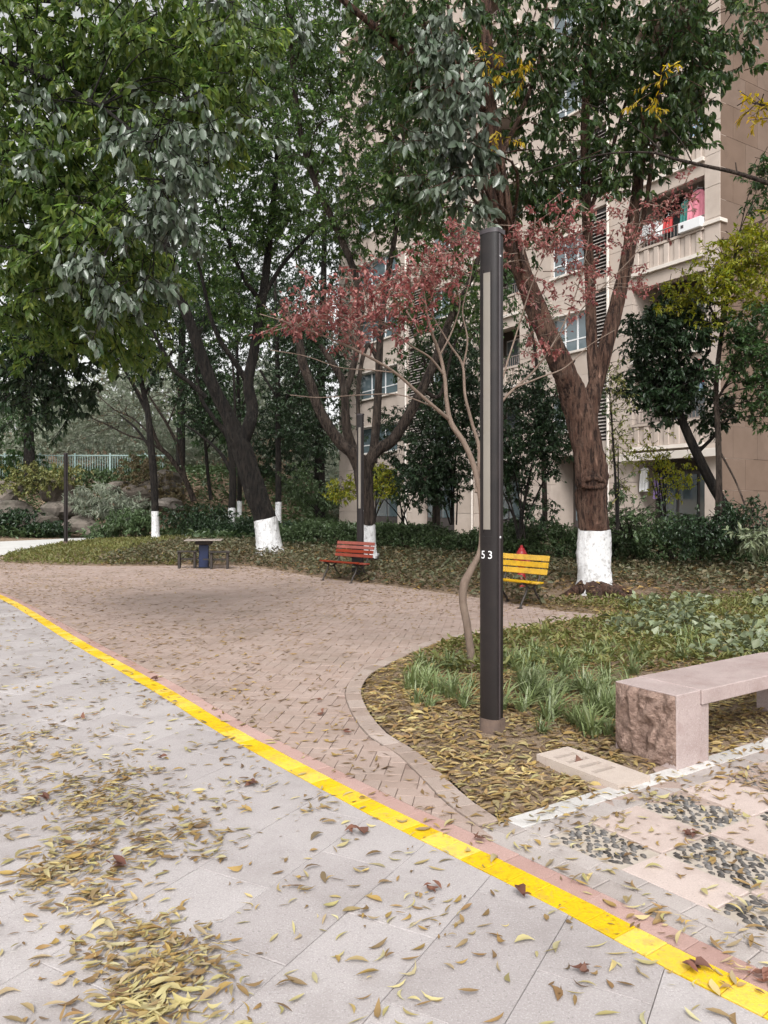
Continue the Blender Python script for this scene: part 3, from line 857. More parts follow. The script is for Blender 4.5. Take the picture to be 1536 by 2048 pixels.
DENS = 1.0
def tree(name, label, limbs, blobs=(), bark='bark_dark', leaf='leaf_camphor', white=None, cat='tree', group=None, seed=1,
         n_leaf=16, twig=0.32, L=0.09, W=0.42, droop=0.5, hi=False, spread=0.8, conn=30, conn_r=0.022, sides=8, extra=(), tdroop=0.3, base=None, roots=(), fold=0.25, rough=0.06, dens=1.0):
    """limbs: list of polylines of (px, py, depth, radius); the first is the trunk from the ground up.
    white: photo row where the limewash ends. extra: further (leaf material, blobs, overrides) crowns"""
    rng = np.random.default_rng(seed)
    blobs = [(*q[:6], int(q[6] * dens)) for q in blobs]
    b0 = P(*limbs[0][0][:3]) if base is None else np.array(base, float)
    root = empty(name, tuple(b0))
    tag(root, label, cat, group)
    parts, samples, wparts = [], [], []
    for i, lm in enumerate(limbs):
        sd = sides if i == 0 else max(6, sides - 3)
        V, F, s = limb_np(lm, sd, 6 if sides < 12 else 9, rough if lm[0][3] > 0.03 else 0.02, seed * 31 + i)
        if i == 0 and white is not None:
            zc = P(lm[0][0], white, lm[0][2])[2]
            n = len(s)
            cut = int(np.argmin(np.abs(s[:, 2] - zc)))
            cut = max(2, cut)
            ang = np.arange(sd)
            Vw = V[:(cut + 1) * sd].reshape(cut + 1, sd, 3).copy()
            cen = s[:cut + 1, None, :3]
            Vw = cen + (Vw - cen) * 1.03
            Vw[-1, :, 2] += rng.normal(0, 0.012, sd)
            if lm[0][3] > 0.2:
                Vw[0, :, 2] += rng.uniform(0.0, 0.14, sd)
            else:
                Vw[0, :, 2] += rng.uniform(0, 0.03, sd)
            wparts.append((Vw.reshape(-1, 3), F[:cut * sd]))
        parts.append((V, F)); samples.append(s)
    for i, rt in enumerate(roots):
        V, F, s = limb_np([(a, b - 13, d, r) for a, b, d, r in rt], 8, 5, 0.1, seed * 57 + i)
        parts.append((V, F))
    allp = np.vstack(samples)
    crowns = []
    if len(blobs): crowns.append((leaf, blobs, {}))
    crowns += list(extra)
    built = []
    for lf, bl, ov in crowns:
        kw = dict(n_leaf=n_leaf, twig=twig, L=L, W=W, droop=droop, hi=hi, spread=spread, tdroop=tdroop, fold=fold)
        kw.update({k: v for k, v in ov.items() if k not in ('conn',)})
        cen = blob_points(bl, rng)
        lv, tw = clusters_np(cen, rng, **kw)
        built.append((lf, lv, tw))
        # branches from the limbs out to some of the sprays
        nc = ov.get('conn', conn)
        if nc:
            up = allp[allp[:, 3] < max(0.12, allp[:, 3].max() * 0.75)]
            if len(up) < 4: up = allp
            for c in cen[rng.permutation(len(cen))[:nc]]:
                dd = np.linalg.norm(up[:, :3] - c, axis=1) + np.maximum(0, up[:, 2] - c[2]) * 1.5
                q = up[np.argmin(dd)]
                if np.linalg.norm(q[:3] - c) > 6: pass
                mid = (q[:3] + c) / 2 + np.array((0, 0, 0.12 * np.linalg.norm(q[:3] - c))) + rng.normal(0, 0.06, 3) * np.linalg.norm(q[:3] - c)
                r0 = min(q[3] * 0.6, conn_r * (0.6 + 0.25 * np.linalg.norm(q[:3] - c)))
                sp = spline(np.array([[*q[:3], r0], [*mid, r0 * 0.7], [*c, 0.005]]), 4)
                parts.append(tube_np(sp[:, :3], sp[:, 3], 5, 0))
    V, Fs = merge(parts)
    link('trunk', mesh_np('trunk', V - b0, Fs), M[bark], root, True)
    if wparts:
        V, Fs = merge(wparts)
        tag(link('limewashed_base', mesh_np('limewashed_base', V - b0, Fs), M['whitewash'], root, True), 'white limewashed foot of the trunk')
    for lf, lv, tw in built:
        tag(link('crown', mesh_np('crown', lv[0] - b0, [lv[1]]), M[lf], root), kind='stuff')
    if built:
        V, Fs = merge([tw for _, _, tw in built])
        tag(link('twigs', mesh_np('twigs', V - b0, Fs), M[bark], root), kind='stuff')
    return root

# --- the big tree on the right with the scarred, limewashed trunk
D1 = 12.6
RS[0] = 0.92
big = tree('camphor_tree', 'big forked tree with red-brown bark and limewashed foot behind the yellow bench',
     [[(1190, 1208, D1, .50), (1189, 1185, D1, .34), (1188, 1140, D1, .285), (1188, 1060, D1, .272), (1184, 1000, D1, .27), (1183, 965, D1, .285), (1176, 910, D1, .27), (1166, 850, D1, .265), (1150, 800, D1, .25),
       (1130, 750, 12.5, .21), (1104, 690, 12.4, .19), (1070, 610, 12.3, .175), (1040, 530, 12.2, .16), (1010, 430, 12.1, .15), (990, 310, 12, .135), (978, 200, 12, .125), (973, 90, 12, .115), (967, -40, 12, .10), (955, -320, 11.9, .06)],
      [(1166, 870, 12.7, .20), (1180, 805, 12.75, .165), (1198, 750, 12.8, .14), (1216, 680, 12.8, .135), (1240, 580, 12.9, .125), (1258, 500, 12.9, .115), (1272, 400, 12.9, .10), (1290, 270, 13, .085), (1315, 170, 13, .065), (1350, 30, 13, .045), (1370, -120, 13, .03)],
      [(1192, 780, 12.8, .11), (1184, 690, 12.9, .10), (1180, 560, 13, .092), (1172, 400, 13, .086), (1170, 250, 13, .08), (1180, 60, 13, .07), (1188, -180, 13, .045)],
      [(979, 225, 12.0, .085), (935, 195, 11.8, .07), (880, 165, 11.6, .065), (830, 115, 11.4, .06), (740, 45, 11.2, .055), (680, -5, 11, .05), (560, -120, 10.6, .035)],
      [(1030, 505, 12.2, .06), (985, 400, 11.9, .05), (960, 300, 11.6, .045), (930, 205, 11.2, .035), (905, 90, 10.8, .03), (890, -60, 10.5, .02)],
      [(1254, 515, 12.9, .055), (1285, 440, 12.8, .045), (1300, 350, 12.7, .04), (1310, 250, 12.6, .03), (1325, 120, 12.5, .02)],
      [(1172, 440, 13, .045), (1215, 330, 13.2, .035), (1250, 210, 13.4, .03), (1300, 60, 13.6, .02)],
      [(992, 330, 12, .05), (1040, 230, 12.4, .04), (1080, 110, 12.8, .03), (1100, -60, 13, .02)]],
     [(1080, 120, 12.4, 170, 160, 2.2, 120), (1310, 90, 12.6, 130, 140, 2.0, 110), (1180, 10, 12.6, 240, 110, 2.4, 120), (1370, 160, 12.2, 70, 120, 1.2, 46),
      (1130, 330, 12.8, 110, 110, 1.4, 70), (1060, 420, 13, 70, 90, 1.2, 30), (1330, 260, 12.4, 90, 70, 1.0, 32), (830, 60, 11.4, 150, 110, 1.6, 90), (840, 300, 12.0, 90, 150, 1.5, 70), (1480, 70, 12.0, 60, 70, 1.2, 26), (1240, 330, 12.6, 50, 90, 0.8, 16)],
     'bark_red', 'leaf_crown', white=1062, seed=3, dens=1.55, n_leaf=20, twig=0.42, L=0.135, W=0.46, droop=0.75, hi=True, conn=60, conn_r=0.02, sides=18, tdroop=0.5,
     extra=[('leaf_sky_sheen', [(905, 110, 9.6, 75, 140, 0.7, 32), (895, 260, 9.4, 95, 120, 0.7, 44), (930, 340, 9.4, 60, 90, 0.5, 22), (950, 420, 9.5, 25, 45, 0.3, 7), (870, 70, 9.8, 45, 60, 0.5, 10)], dict(L=0.15, W=0.52, n_leaf=15, droop=0.95, twig=0.32, conn=16)),  # front sprays with sky sheen painted into the leaf colour
            ('leaf_gold', [(985, 150, 11, 30, 40, 0.4, 5), (1055, 130, 11, 40, 30, 0.4, 5), (1300, 180, 11, 40, 30, 0.4, 4), (1000, 270, 11, 30, 30, .4, 3)], dict(L=0.10, W=0.3, n_leaf=14, conn=4))],
     rough=0.10, roots=[[(1195, 1190, 12.4, .16), (1225, 1195, 12.2, .09), (1262, 1212, 11.7, .05), (1300, 1228, 11.4, .02)], [(1185, 1190, 12.4, .16), (1193, 1200, 12.1, .10), (1190, 1222, 11.7, .05)],
            [(1175, 1185, 12.5, .15), (1150, 1195, 12.4, .08), (1120, 1206, 12.2, .03)], [(1205, 1185, 12.5, .14), (1235, 1190, 12.5, .08), (1270, 1200, 12.4, .03)]])
RS[0] = 1.0
# the scar left by a lost branch
mb = MB()
cs = P(1187, 966, D1 - 0.27) - np.array(big.location)
for k in range(11):
    a0, a1 = k / 11 * 2 * math.pi, (k + 1) / 11 * 2 * math.pi
    mb.tube([cs + np.array((math.cos(a0) * 0.19, 0.05 * abs(math.cos(a0)), math.sin(a0) * 0.075)), cs + np.array((math.cos(a1) * 0.19, 0.05 * abs(math.cos(a1)), math.sin(a1) * 0.075))], 0.045 + 0.008 * math.sin(k * 2.3), 7)
mb.build('branch_scar', M['bark_red'], big, True)

# --- tree behind the red bench
D6 = 17.0
tree('forked_tree', 'many-limbed tree with limewashed foot right behind the red bench and its lamp',
     [[(733, 1118, D6, .27), (733, 1095, D6, .21), (733, 1050, D6, .195), (731, 1000, D6, .19), (727, 960, D6, .20), (722, 930, D6, .20), (705, 905, 16.9, .15), (680, 885, 16.9, .13), (655, 850, 16.8, .12), (635, 810, 16.7, .11), (622, 770, 16.6, .105), (605, 725, 16.5, .095), (595, 670, 16.4, .08), (560, 600, 16.2, .06)],
      [(728, 945, D6, .15), (750, 905, 17, .13), (785, 880, 17, .125), (815, 835, 17, .12), (838, 790, 17, .11), (868, 725, 17.1, .10), (900, 640, 17.2, .08), (940, 560, 17.3, .06), (980, 450, 17.4, .04)],
      [(716, 925, D6, .12), (694, 860, 16.9, .10), (690, 800, 16.8, .09), (684, 760, 16.8, .085), (660, 720, 16.7, .07), (640, 690, 16.6, .05)],
      [(690, 790, 16.8, .07), (705, 740, 16.9, .07), (716, 680, 17, .07), (722, 600, 17, .075), (700, 520, 17, .075), (660, 430, 17, .07), (625, 350, 16.9, .065), (600, 260, 16.8, .06), (585, 130, 16.7, .055), (578, 0, 16.6, .05), (575, -150, 16.6, .04)],
      [(745, 925, D6, .11), (752, 850, 17.1, .095), (757, 760, 17.2, .085), (760, 680, 17.2, .08), (770, 580, 17.3, .07), (790, 470, 17.4, .06), (800, 350, 17.4, .05), (815, 200, 17.4, .04)],
      [(757, 720, 17.2, .06), (735, 690, 17.1, .05), (718, 760, 17.0, .05), (716, 860, 16.9, .045)],
      [(845, 780, 17, .05), (880, 790, 17.2, .04), (905, 700, 17.4, .03), (930, 640, 17.5, .02)]],
     [(700, 120, 16.8, 170, 130, 2.2, 230), (640, 300, 16.6, 120, 110, 2.0, 120), (820, 200, 17.2, 110, 160, 2.0, 150), (800, 390, 17.2, 120, 90, 1.8, 130), (880, 470, 17.2, 80, 60, 1.4, 60), (690, 440, 16.8, 110, 80, 1.5, 60), (600, 80, 16.6, 110, 120, 2.0, 120), (930, 600, 17.6, 70, 80, 1.2, 50), (820, 620, 17.8, 60, 60, 1, 24)],
     'bark_grey', 'leaf_camphor', white=1050, seed=5, dens=1.45, n_leaf=22, twig=0.42, L=0.115, W=0.42, droop=0.6, conn=50, sides=14)

# --- leaning tree in the middle distance
D2 = 21.5
tree('leaning_tree', 'dark leaning tree with a broad limewashed foot behind the chess table',
     [[(540, 1110, D2, .44), (538, 1090, D2, .36), (530, 1038, D2, .315), (516, 1000, D2, .31), (500, 950, D2, .30), (485, 900, D2, .29), (472, 872, D2, .27), (455, 830, 21.4, .20), (435, 790, 21.3, .18), (415, 745, 21.2, .17), (395, 690, 21, .155), (378, 640, 20.8, .14), (352, 570, 20.5, .12), (330, 480, 20, .10), (300, 360, 19.5, .07)],
      [(482, 890, D2, .20), (500, 845, 21.5, .18), (505, 815, 21.6, .17), (496, 765, 21.6, .155), (508, 700, 21.7, .14), (520, 625, 21.8, .13), (530, 560, 21.9, .12), (540, 470, 22, .10), (552, 350, 22, .08), (560, 200, 22, .06)],
      [(412, 795, 21.2, .07), (380, 765, 21, .065), (350, 742, 20.8, .06), (325, 700, 20.6, .055), (300, 655, 20.4, .045), (265, 600, 20, .03)],
      [(495, 765, 21.6, .09), (470, 725, 21.4, .075), (440, 680, 21.2, .065), (420, 630, 21, .055), (405, 560, 20.8, .045), (380, 470, 20.6, .03)],
      [(525, 605, 21.8, .08), (490, 560, 21.6, .06), (460, 490, 21.4, .05), (430, 400, 21.2, .035)],
      [(528, 590, 21.8, .07), (565, 530, 22, .06), (610, 480, 22.2, .045), (650, 440, 22.4, .03)],
      [(355, 580, 20.5, .07), (300, 560, 20.2, .05), (250, 520, 20, .03)]],
     [(480, 120, 21, 190, 150, 2.6, 300), (520, 320, 21.5, 140, 130, 2.2, 220), (420, 430, 21, 110, 100, 2.0, 110), (560, 440, 22, 100, 70, 1.6, 80), (430, 560, 21.5, 80, 60, 1.4, 50), (340, 200, 20.5, 130, 160, 2.2, 180), (500, 640, 22, 90, 50, 1.4, 50)],
     'bark_dark', 'leaf_camphor', white=1040, seed=6, dens=1.6, n_leaf=22, twig=0.5, L=0.14, W=0.42, droop=0.5, conn=50, sides=14)

# --- tree whose boughs hang over the road from the left
tree('overhanging_tree', 'leafy tree outside the left edge whose boughs hang over the road',
     [[(-1080, 1240, 6.8, .34), (-1075, 1000, 6.8, .26), (-1040, 700, 6.8, .24), (-980, 400, 6.8, .22), (-860, 150, 6.9, .18), (-700, -60, 7, .15), (-560, -250, 7.2, .1)],
      [(-980, 400, 6.8, .15), (-760, 250, 7.0, .10), (-500, 150, 7.4, .07), (-250, 60, 7.8, .05), (0, 0, 8.1, .032), (220, 20, 8.2, .022), (340, 80, 8.2, .016), (440, 120, 8.2, .01)],
      [(-1000, 480, 6.8, .13), (-780, 440, 7.0, .08), (-480, 420, 7.4, .055), (-200, 380, 7.7, .035), (0, 400, 7.9, .022), (120, 430, 7.9, .016), (200, 480, 7.8, .01)],
      [(-250, 60, 7.8, .04), (0, 120, 7.3, .024), (160, 190, 6.9, .018), (260, 260, 6.5, .014), (330, 360, 6.3, .008)],
      [(-1030, 620, 6.8, .1), (-800, 640, 7.4, .08), (-400, 640, 8.5, .06), (-150, 640, 9, .05), (0, 650, 9.2, .035), (110, 680, 9.3, .02)]],
     [(90, 120, 7.6, 190, 180, 1.2, 150), (280, 90, 7.6, 170, 140, 1.2, 120), (60, 360, 7.4, 150, 150, 1.0, 105), (170, 480, 7.4, 140, 120, 1.0, 80), (240, 300, 7.5, 120, 140, 1.0, 70), (60, 560, 7.6, 110, 90, 1.0, 50), (420, 190, 7.8, 90, 140, 1.0, 50), (180, 640, 8.4, 120, 60, 0.8, 36), (470, 60, 8, 90, 90, .9, 30), (60, 660, 8.6, 120, 70, 0.8, 30), (280, 560, 8.4, 90, 90, .8, 30), (260, 680, 9, 90, 50, .8, 18)],
     'bark_dark', 'leaf_near', seed=8, dens=2.0, n_leaf=22, twig=0.28, L=0.095, W=0.45, droop=0.7, hi=True, conn=60, conn_r=0.010, tdroop=0.5,
     extra=[('leaf_sky_sheen', [(335, 320, 6.2, 105, 110, 0.5, 46), (390, 260, 6.3, 80, 80, 0.5, 18), (320, 440, 6.2, 80, 80, 0.5, 20), (210, 545, 6.3, 90, 55, 0.5, 20), (300, 560, 6.3, 70, 70, 0.4, 12), (260, 260, 6.4, 70, 60, .4, 8), (80, 200, 6.6, 50, 40, 0.3, 6), (90, 320, 6.6, 50, 50, .3, 6), (515, 130, 7.0, 14, 40, .2, 3), (525, 250, 7.0, 15, 20, .2, 3), (460, 15, 6.8, 45, 25, .3, 5), (590, 45, 7.2, 20, 25, .2, 3), (175, 660, 7.0, 30, 50, .3, 5)], dict(L=0.10, W=0.52, n_leaf=12, droop=0.9, twig=0.22, conn=30)),  # nearer sprays, sky sheen painted into the leaf colour
            ('leaf_dark', [(90, 780, 9.4, 110, 90, 0.8, 105), (40, 690, 9.4, 90, 70, 0.8, 60), (150, 720, 9.4, 60, 70, 0.6, 30)], dict(L=0.09, W=0.45, n_leaf=20, conn=24))])

# --- background trees
def bg(name, label, limbs, blobs, leaf, white=None, bark='bark_dark', L=0.15, seed=20, n_leaf=18, twig=0.6, conn=16, **k):
    return tree(name, label, limbs, blobs, bark, leaf, white=white, seed=seed, n_leaf=n_leaf, twig=twig, L=L, conn=conn, dens=k.pop('dens', 2.6), **k)

bg('young_tree', 'slim straight tree with limewashed foot left of the chess table',
   [[(311, 1082, 31, .19), (311, 1060, 31, .16), (310, 1022, 31, .15), (307, 950, 31, .15), (301, 880, 31, .14), (295, 820, 31, .12), (283, 765, 31, .10), (272, 700, 31, .08)], [(305, 905, 31, .06), (275, 860, 31, .05), (240, 830, 31, .03)], [(296, 830, 31, .07), (260, 760, 31, .05), (225, 700, 31, .03)], [(288, 790, 31, .06), (320, 740, 31, .05), (345, 700, 31, .03)]],
   [(265, 690, 31, 75, 70, 1.6, 70), (230, 620, 31, 90, 70, 1.6, 70), (310, 600, 31, 80, 60, 1.6, 50), (300, 740, 31, 40, 30, 1, 16)], 'leaf_dark', 1024, seed=21)
bg('young_tree', 'slim dark tree with limewashed foot just left of the leaning tree',
   [[(462, 1070, 32, .19), (462, 1058, 32, .165), (464, 1016, 32, .155), (466, 960, 32, .15), (458, 880, 32, .13), (430, 840, 32, .10), (400, 790, 32, .08), (390, 700, 32, .06)], [(466, 950, 32, .1), (440, 905, 32, .07), (400, 870, 32, .05), (370, 850, 32, .03)], [(462, 900, 32, .08), (470, 820, 32, .06), (465, 720, 32, .04)]],
   [(400, 760, 33, 60, 80, 1.6, 70), (400, 640, 34, 90, 90, 2, 90), (440, 820, 33, 50, 40, 1.2, 30), (390, 850, 33, 35, 30, 1, 16)], 'leaf_dark', 1018, seed=22)
bg('young_tree', 'thin tree with limewashed foot just right of the leaning tree',
   [[(556, 1048, 34, .16), (556, 1038, 34, .145), (557, 1004, 34, .14), (557, 950, 34, .13), (556, 850, 34, .12), (554, 720, 34, .10), (550, 560, 34, .07)], [(556, 830, 34, .06), (590, 760, 34, .05), (615, 700, 34, .03)], [(556, 800, 34, .06), (520, 740, 34, .05)]],
   [(590, 800, 34, 60, 120, 1.8, 110), (560, 640, 35, 90, 90, 2.2, 130), (640, 880, 35, 45, 40, 1.2, 20), (620, 700, 35, 60, 80, 1.6, 60)], 'leaf_dark', 1006, seed=23)
bg('young_tree', 'smallest limewashed tree, far back beside the leaning tree',
   [[(479, 1040, 37, .14), (479, 1030, 37, .12), (479, 1002, 37, .12), (479, 900, 37, .11), (476, 760, 37, .08), (470, 600, 37, .05)], [(478, 840, 37, .05), (500, 770, 37, .04)]],
   [(480, 700, 38, 60, 120, 2, 70), (470, 520, 38, 100, 100, 2, 90)], 'leaf_dark', 1003, seed=24)
bg('bare_tree', 'leaning nearly bare tree with thin brown branches by the rockery',
   [[(388, 1002, 36, .14), (368, 955, 36, .12), (340, 915, 36, .11), (318, 890, 36, .10), (298, 840, 36, .08), (280, 790, 36, .06), (255, 750, 36, .04)],
    [(372, 965, 36, .09), (358, 900, 36, .08), (335, 850, 36, .07), (310, 810, 36, .05), (285, 770, 36, .03)],
    [(345, 920, 36, .06), (300, 885, 36, .05), (255, 870, 36, .04), (215, 850, 36, .03), (180, 835, 36, .02)],
    [(320, 890, 36, .05), (270, 840, 36, .04), (230, 820, 36, .03), (195, 790, 36, .02)], [(335, 850, 36, .04), (360, 790, 36, .03), (385, 750, 36, .02)]],
   [(255, 800, 36, 90, 70, 1.6, 40), (330, 790, 36, 60, 60, 1.6, 24), (210, 850, 36, 50, 40, 1.2, 10)], 'leaf_brownish', None, 'bark_grey', L=0.10, seed=25, n_leaf=7, twig=0.9, conn=40, conn_r=0.03, dens=1.2)
bg('bare_tree', 'thin dark sapling leaning left between the bare tree and the limewashed ones',
   [[(422, 1000, 35, .09), (416, 950, 35, .08), (411, 890, 35, .07), (402, 830, 35, .05), (385, 770, 35, .03)], [(412, 900, 35, .05), (440, 865, 35, .04), (480, 850, 35, .03)], [(408, 860, 35, .04), (375, 830, 35, .03)]],
   [(400, 800, 35, 50, 60, 1.4, 20)], 'leaf_dark', None, 'bark_dark', L=0.12, seed=26, n_leaf=10, conn=12, dens=1.2)
bg('background_tree', 'tall dark evergreen massed behind the leaning tree',
   [[(640, 1030, 42, .3), (640, 850, 42, .26), (645, 650, 42, .2), (650, 400, 42, .1)], [(642, 800, 42, .12), (600, 700, 42, .08), (560, 620, 42, .05)], [(643, 760, 42, .12), (690, 680, 42, .08), (720, 600, 42, .05)]],
   [(600, 560, 42, 150, 140, 3.5, 200), (640, 760, 42, 110, 130, 3, 180), (560, 380, 42, 190, 140, 3.5, 80), (700, 400, 42, 130, 160, 3, 60), (560, 880, 42, 120, 100, 3, 150)], 'leaf_dark', None, L=0.2, seed=27, conn=20, twig=0.8)
bg('background_tree', 'dark evergreen filling the gap above the bare tree',
   [[(360, 1010, 44, .3), (362, 850, 44, .24), (365, 650, 44, .2), (370, 450, 44, .1)], [(363, 780, 44, .12), (320, 690, 44, .08), (280, 620, 44, .05)], [(364, 740, 44, .12), (410, 650, 44, .08), (440, 600, 44, .05)]],
   [(330, 560, 44, 120, 110, 3, 120), (300, 400, 44, 190, 140, 3, 70), (420, 600, 44, 90, 140, 3, 130), (160, 480, 44, 130, 150, 3, 60), (430, 800, 44, 90, 100, 3, 140), (220, 640, 44, 120, 90, 3, 70)], 'leaf_mid', None, L=0.2, seed=28, conn=20, twig=0.8)
bg('background_tree', 'green tree standing over the fence at the far left',
   [[(60, 960, 40, .3), (55, 820, 40, .24), (40, 700, 40, .2), (30, 550, 40, .1)], [(50, 780, 40, .12), (110, 700, 40, .08), (160, 650, 40, .05)], [(45, 740, 40, .12), (0, 660, 40, .08)]],
   [(60, 620, 40, 150, 110, 3, 160), (20, 800, 40, 80, 100, 2, 80), (180, 640, 40, 100, 80, 2.4, 80), (60, 430, 40, 150, 110, 3, 120)], 'leaf_mid', None, L=0.18, seed=29, conn=20, twig=0.8)

# --- slender red maple just behind the near lamp
DM = 6.9
RS[0] = 0.85
tree('red_maple', 'slender pale-stemmed maple with withered red leaves behind the near lamp',
     [[(946, 1342, DM, .052), (942, 1310, DM, .044), (934, 1250, DM, .041), (926, 1205, DM, .040), (928, 1170, DM, .046), (942, 1140, DM, .038), (960, 1100, DM, .027), (963, 1040, DM, .026), (958, 980, DM, .026), (947, 930, DM, .029), (928, 885, DM, .028), (902, 845, DM, .028), (893, 800, DM, .022), (890, 760, DM, .020), (880, 710, DM, .018), (862, 660, 6.8, .014), (850, 600, 6.8, .010), (845, 540, 6.7, .006)],
      [(900, 840, DM, .022), (870, 815, 6.8, .019), (830, 780, 6.7, .017), (790, 745, 6.6, .015), (740, 715, 6.5, .013), (690, 690, 6.4, .011), (630, 665, 6.3, .008), (560, 640, 6.2, .005), (520, 628, 6.2, .003)],
      [(953, 985, DM, .022), (958, 900, 7.0, .020), (945, 850, 7.0, .018), (930, 790, 7.0, .016), (925, 730, 7.1, .014), (900, 690, 7.1, .011), (870, 640, 7.1, .008), (840, 590, 7.1, .005)],
      [(926, 735, 7.1, .012), (935, 680, 7.1, .010), (925, 620, 7.1, .008), (940, 560, 7.1, .006), (950, 500, 7.1, .004)],
      [(955, 900, 7.0, .018), (985, 830, 7.1, .016), (1020, 785, 7.2, .014), (1065, 745, 7.3, .012), (1105, 690, 7.3, .010), (1140, 620, 7.4, .008), (1165, 540, 7.4, .006), (1180, 460, 7.4, .004)],
      [(1030, 775, 7.2, .011), (1080, 755, 7.2, .009), (1130, 735, 7.3, .007), (1180, 690, 7.3, .005), (1230, 660, 7.3, .003)],
      [(985, 830, 7.1, .011), (1010, 740, 7.1, .010), (1035, 660, 7.2, .009), (1060, 580, 7.2, .007), (1085, 520, 7.2, .005), (1120, 460, 7.3, .003)],
      [(888, 750, 6.9, .013), (860, 715, 6.8, .011), (820, 690, 6.7, .009), (770, 650, 6.6, .007), (720, 620, 6.6, .005), (650, 600, 6.5, .003)],
      [(880, 710, 6.9, .011), (905, 660, 7, .009), (920, 600, 7, .007), (900, 540, 7, .005), (915, 470, 7, .003)],
      [(1105, 690, 7.3, .007), (1180, 600, 7.5, .006), (1260, 520, 7.6, .005), (1320, 450, 7.7, .004), (1380, 410, 7.8, .003)],
      [(790, 745, 6.6, .008), (740, 740, 6.5, .006), (680, 735, 6.4, .005), (610, 712, 6.3, .004), (540, 700, 6.3, .003)],
      [(870, 815, 6.8, .008), (800, 790, 6.7, .006), (720, 790, 6.6, .005), (640, 795, 6.6, .003), (580, 790, 6.6, .002)]],
     [(620, 630, 6.3, 90, 40, 0.5, 34), (700, 590, 6.5, 90, 50, 0.5, 38), (800, 570, 6.7, 90, 50, 0.5, 42), (880, 540, 6.9, 70, 60, 0.5, 36), (925, 480, 7.0, 55, 45, 0.4, 24), (700, 660, 6.4, 70, 35, 0.4, 22), (790, 640, 6.6, 70, 40, 0.4, 16),
      (1050, 490, 7.2, 60, 70, 0.4, 20), (1135, 450, 7.3, 60, 60, 0.4, 34), (1170, 540, 7.3, 50, 60, 0.4, 20), (1270, 440, 7.6, 70, 50, 0.4, 22), (1350, 400, 7.7, 60, 40, 0.4, 16), (1100, 600, 7.3, 70, 60, 0.4, 16), (1260, 560, 7.5, 50, 50, .4, 8), (1085, 690, 7.3, 40, 30, 0.3, 10)],
     'bark_pale', 'leaf_red', seed=9, n_leaf=13, twig=0.16, L=0.045, W=0.5, droop=0.5, hi=False, dens=1.35, conn=110, conn_r=0.005, sides=10, spread=1.1, rough=0.04, fold=0.6)

RS[0] = 1.0
# --- right side trees
tree('dark_leaning_shrub', 'dark glossy-leaved small tree leaning left in front of the building',
     [[(1478, 1075, 15.5, .13), (1462, 1035, 15.5, .115), (1425, 970, 15.5, .105), (1395, 910, 15.5, .10), (1368, 850, 15.5, .09), (1350, 800, 15.5, .075), (1340, 740, 15.5, .06), (1330, 660, 15.5, .04)], [(1362, 840, 15.5, .05), (1320, 780, 15.5, .04), (1280, 740, 15.5, .03)], [(1350, 790, 15.5, .05), (1390, 740, 15.5, .04), (1420, 700, 15.5, .03)], [(1395, 905, 15.5, .04), (1440, 860, 15.5, .03), (1470, 820, 15.5, .02)]],
     [(1320, 680, 15.5, 75, 80, 0.9, 95), (1370, 640, 15.5, 70, 60, 0.9, 60), (1290, 770, 15.5, 50, 50, 0.7, 36), (1370, 760, 15.5, 60, 60, 0.8, 60), (1440, 820, 15.5, 40, 45, 0.6, 22), (1330, 810, 15.5, 50, 40, .6, 20)],
     'bark_dark', 'leaf_dark', seed=30, dens=2.2, n_leaf=18, twig=0.3, L=0.11, W=0.45, hi=True, conn=30)
tree('yellow_green_tree', 'slim tree with yellow-green leaves in front of the brown wall at the right edge',
     [[(1437, 1040, 14.8, .07), (1438, 950, 14.8, .06), (1436, 860, 14.8, .055), (1432, 780, 14.8, .05), (1440, 690, 14.8, .045), (1452, 620, 14.8, .035), (1465, 540, 14.8, .025), (1480, 460, 14.8, .015)], [(1434, 800, 14.8, .03), (1470, 740, 14.6, .025), (1510, 700, 14.5, .02), (1540, 650, 14.4, .012)], [(1445, 660, 14.8, .03), (1410, 600, 14.8, .02), (1370, 560, 14.8, .012)], [(1438, 900, 14.8, .025), (1470, 960, 14.6, .02), (1490, 1010, 14.5, .02)]],
     [(1480, 520, 14.6, 70, 60, 0.7, 70), (1400, 570, 14.7, 65, 45, 0.7, 44), (1530, 480, 14.5, 50, 60, 0.7, 40), (1500, 590, 14.5, 60, 50, 0.7, 36), (1350, 610, 14.8, 40, 25, 0.5, 10), (1440, 640, 14.7, 30, 40, .4, 8)],
     'bark_grey', 'leaf_yellow', seed=31, dens=1.8, n_leaf=16, twig=0.3, L=0.10, W=0.36, hi=True, conn=24, droop=0.3,
     extra=[('leaf_mid', [(1510, 690, 14.3, 65, 90, 0.7, 220), (1530, 350, 14.3, 35, 70, 0.6, 60), (1525, 800, 14.3, 35, 60, 0.5, 60)], dict(L=0.10, W=0.42))])
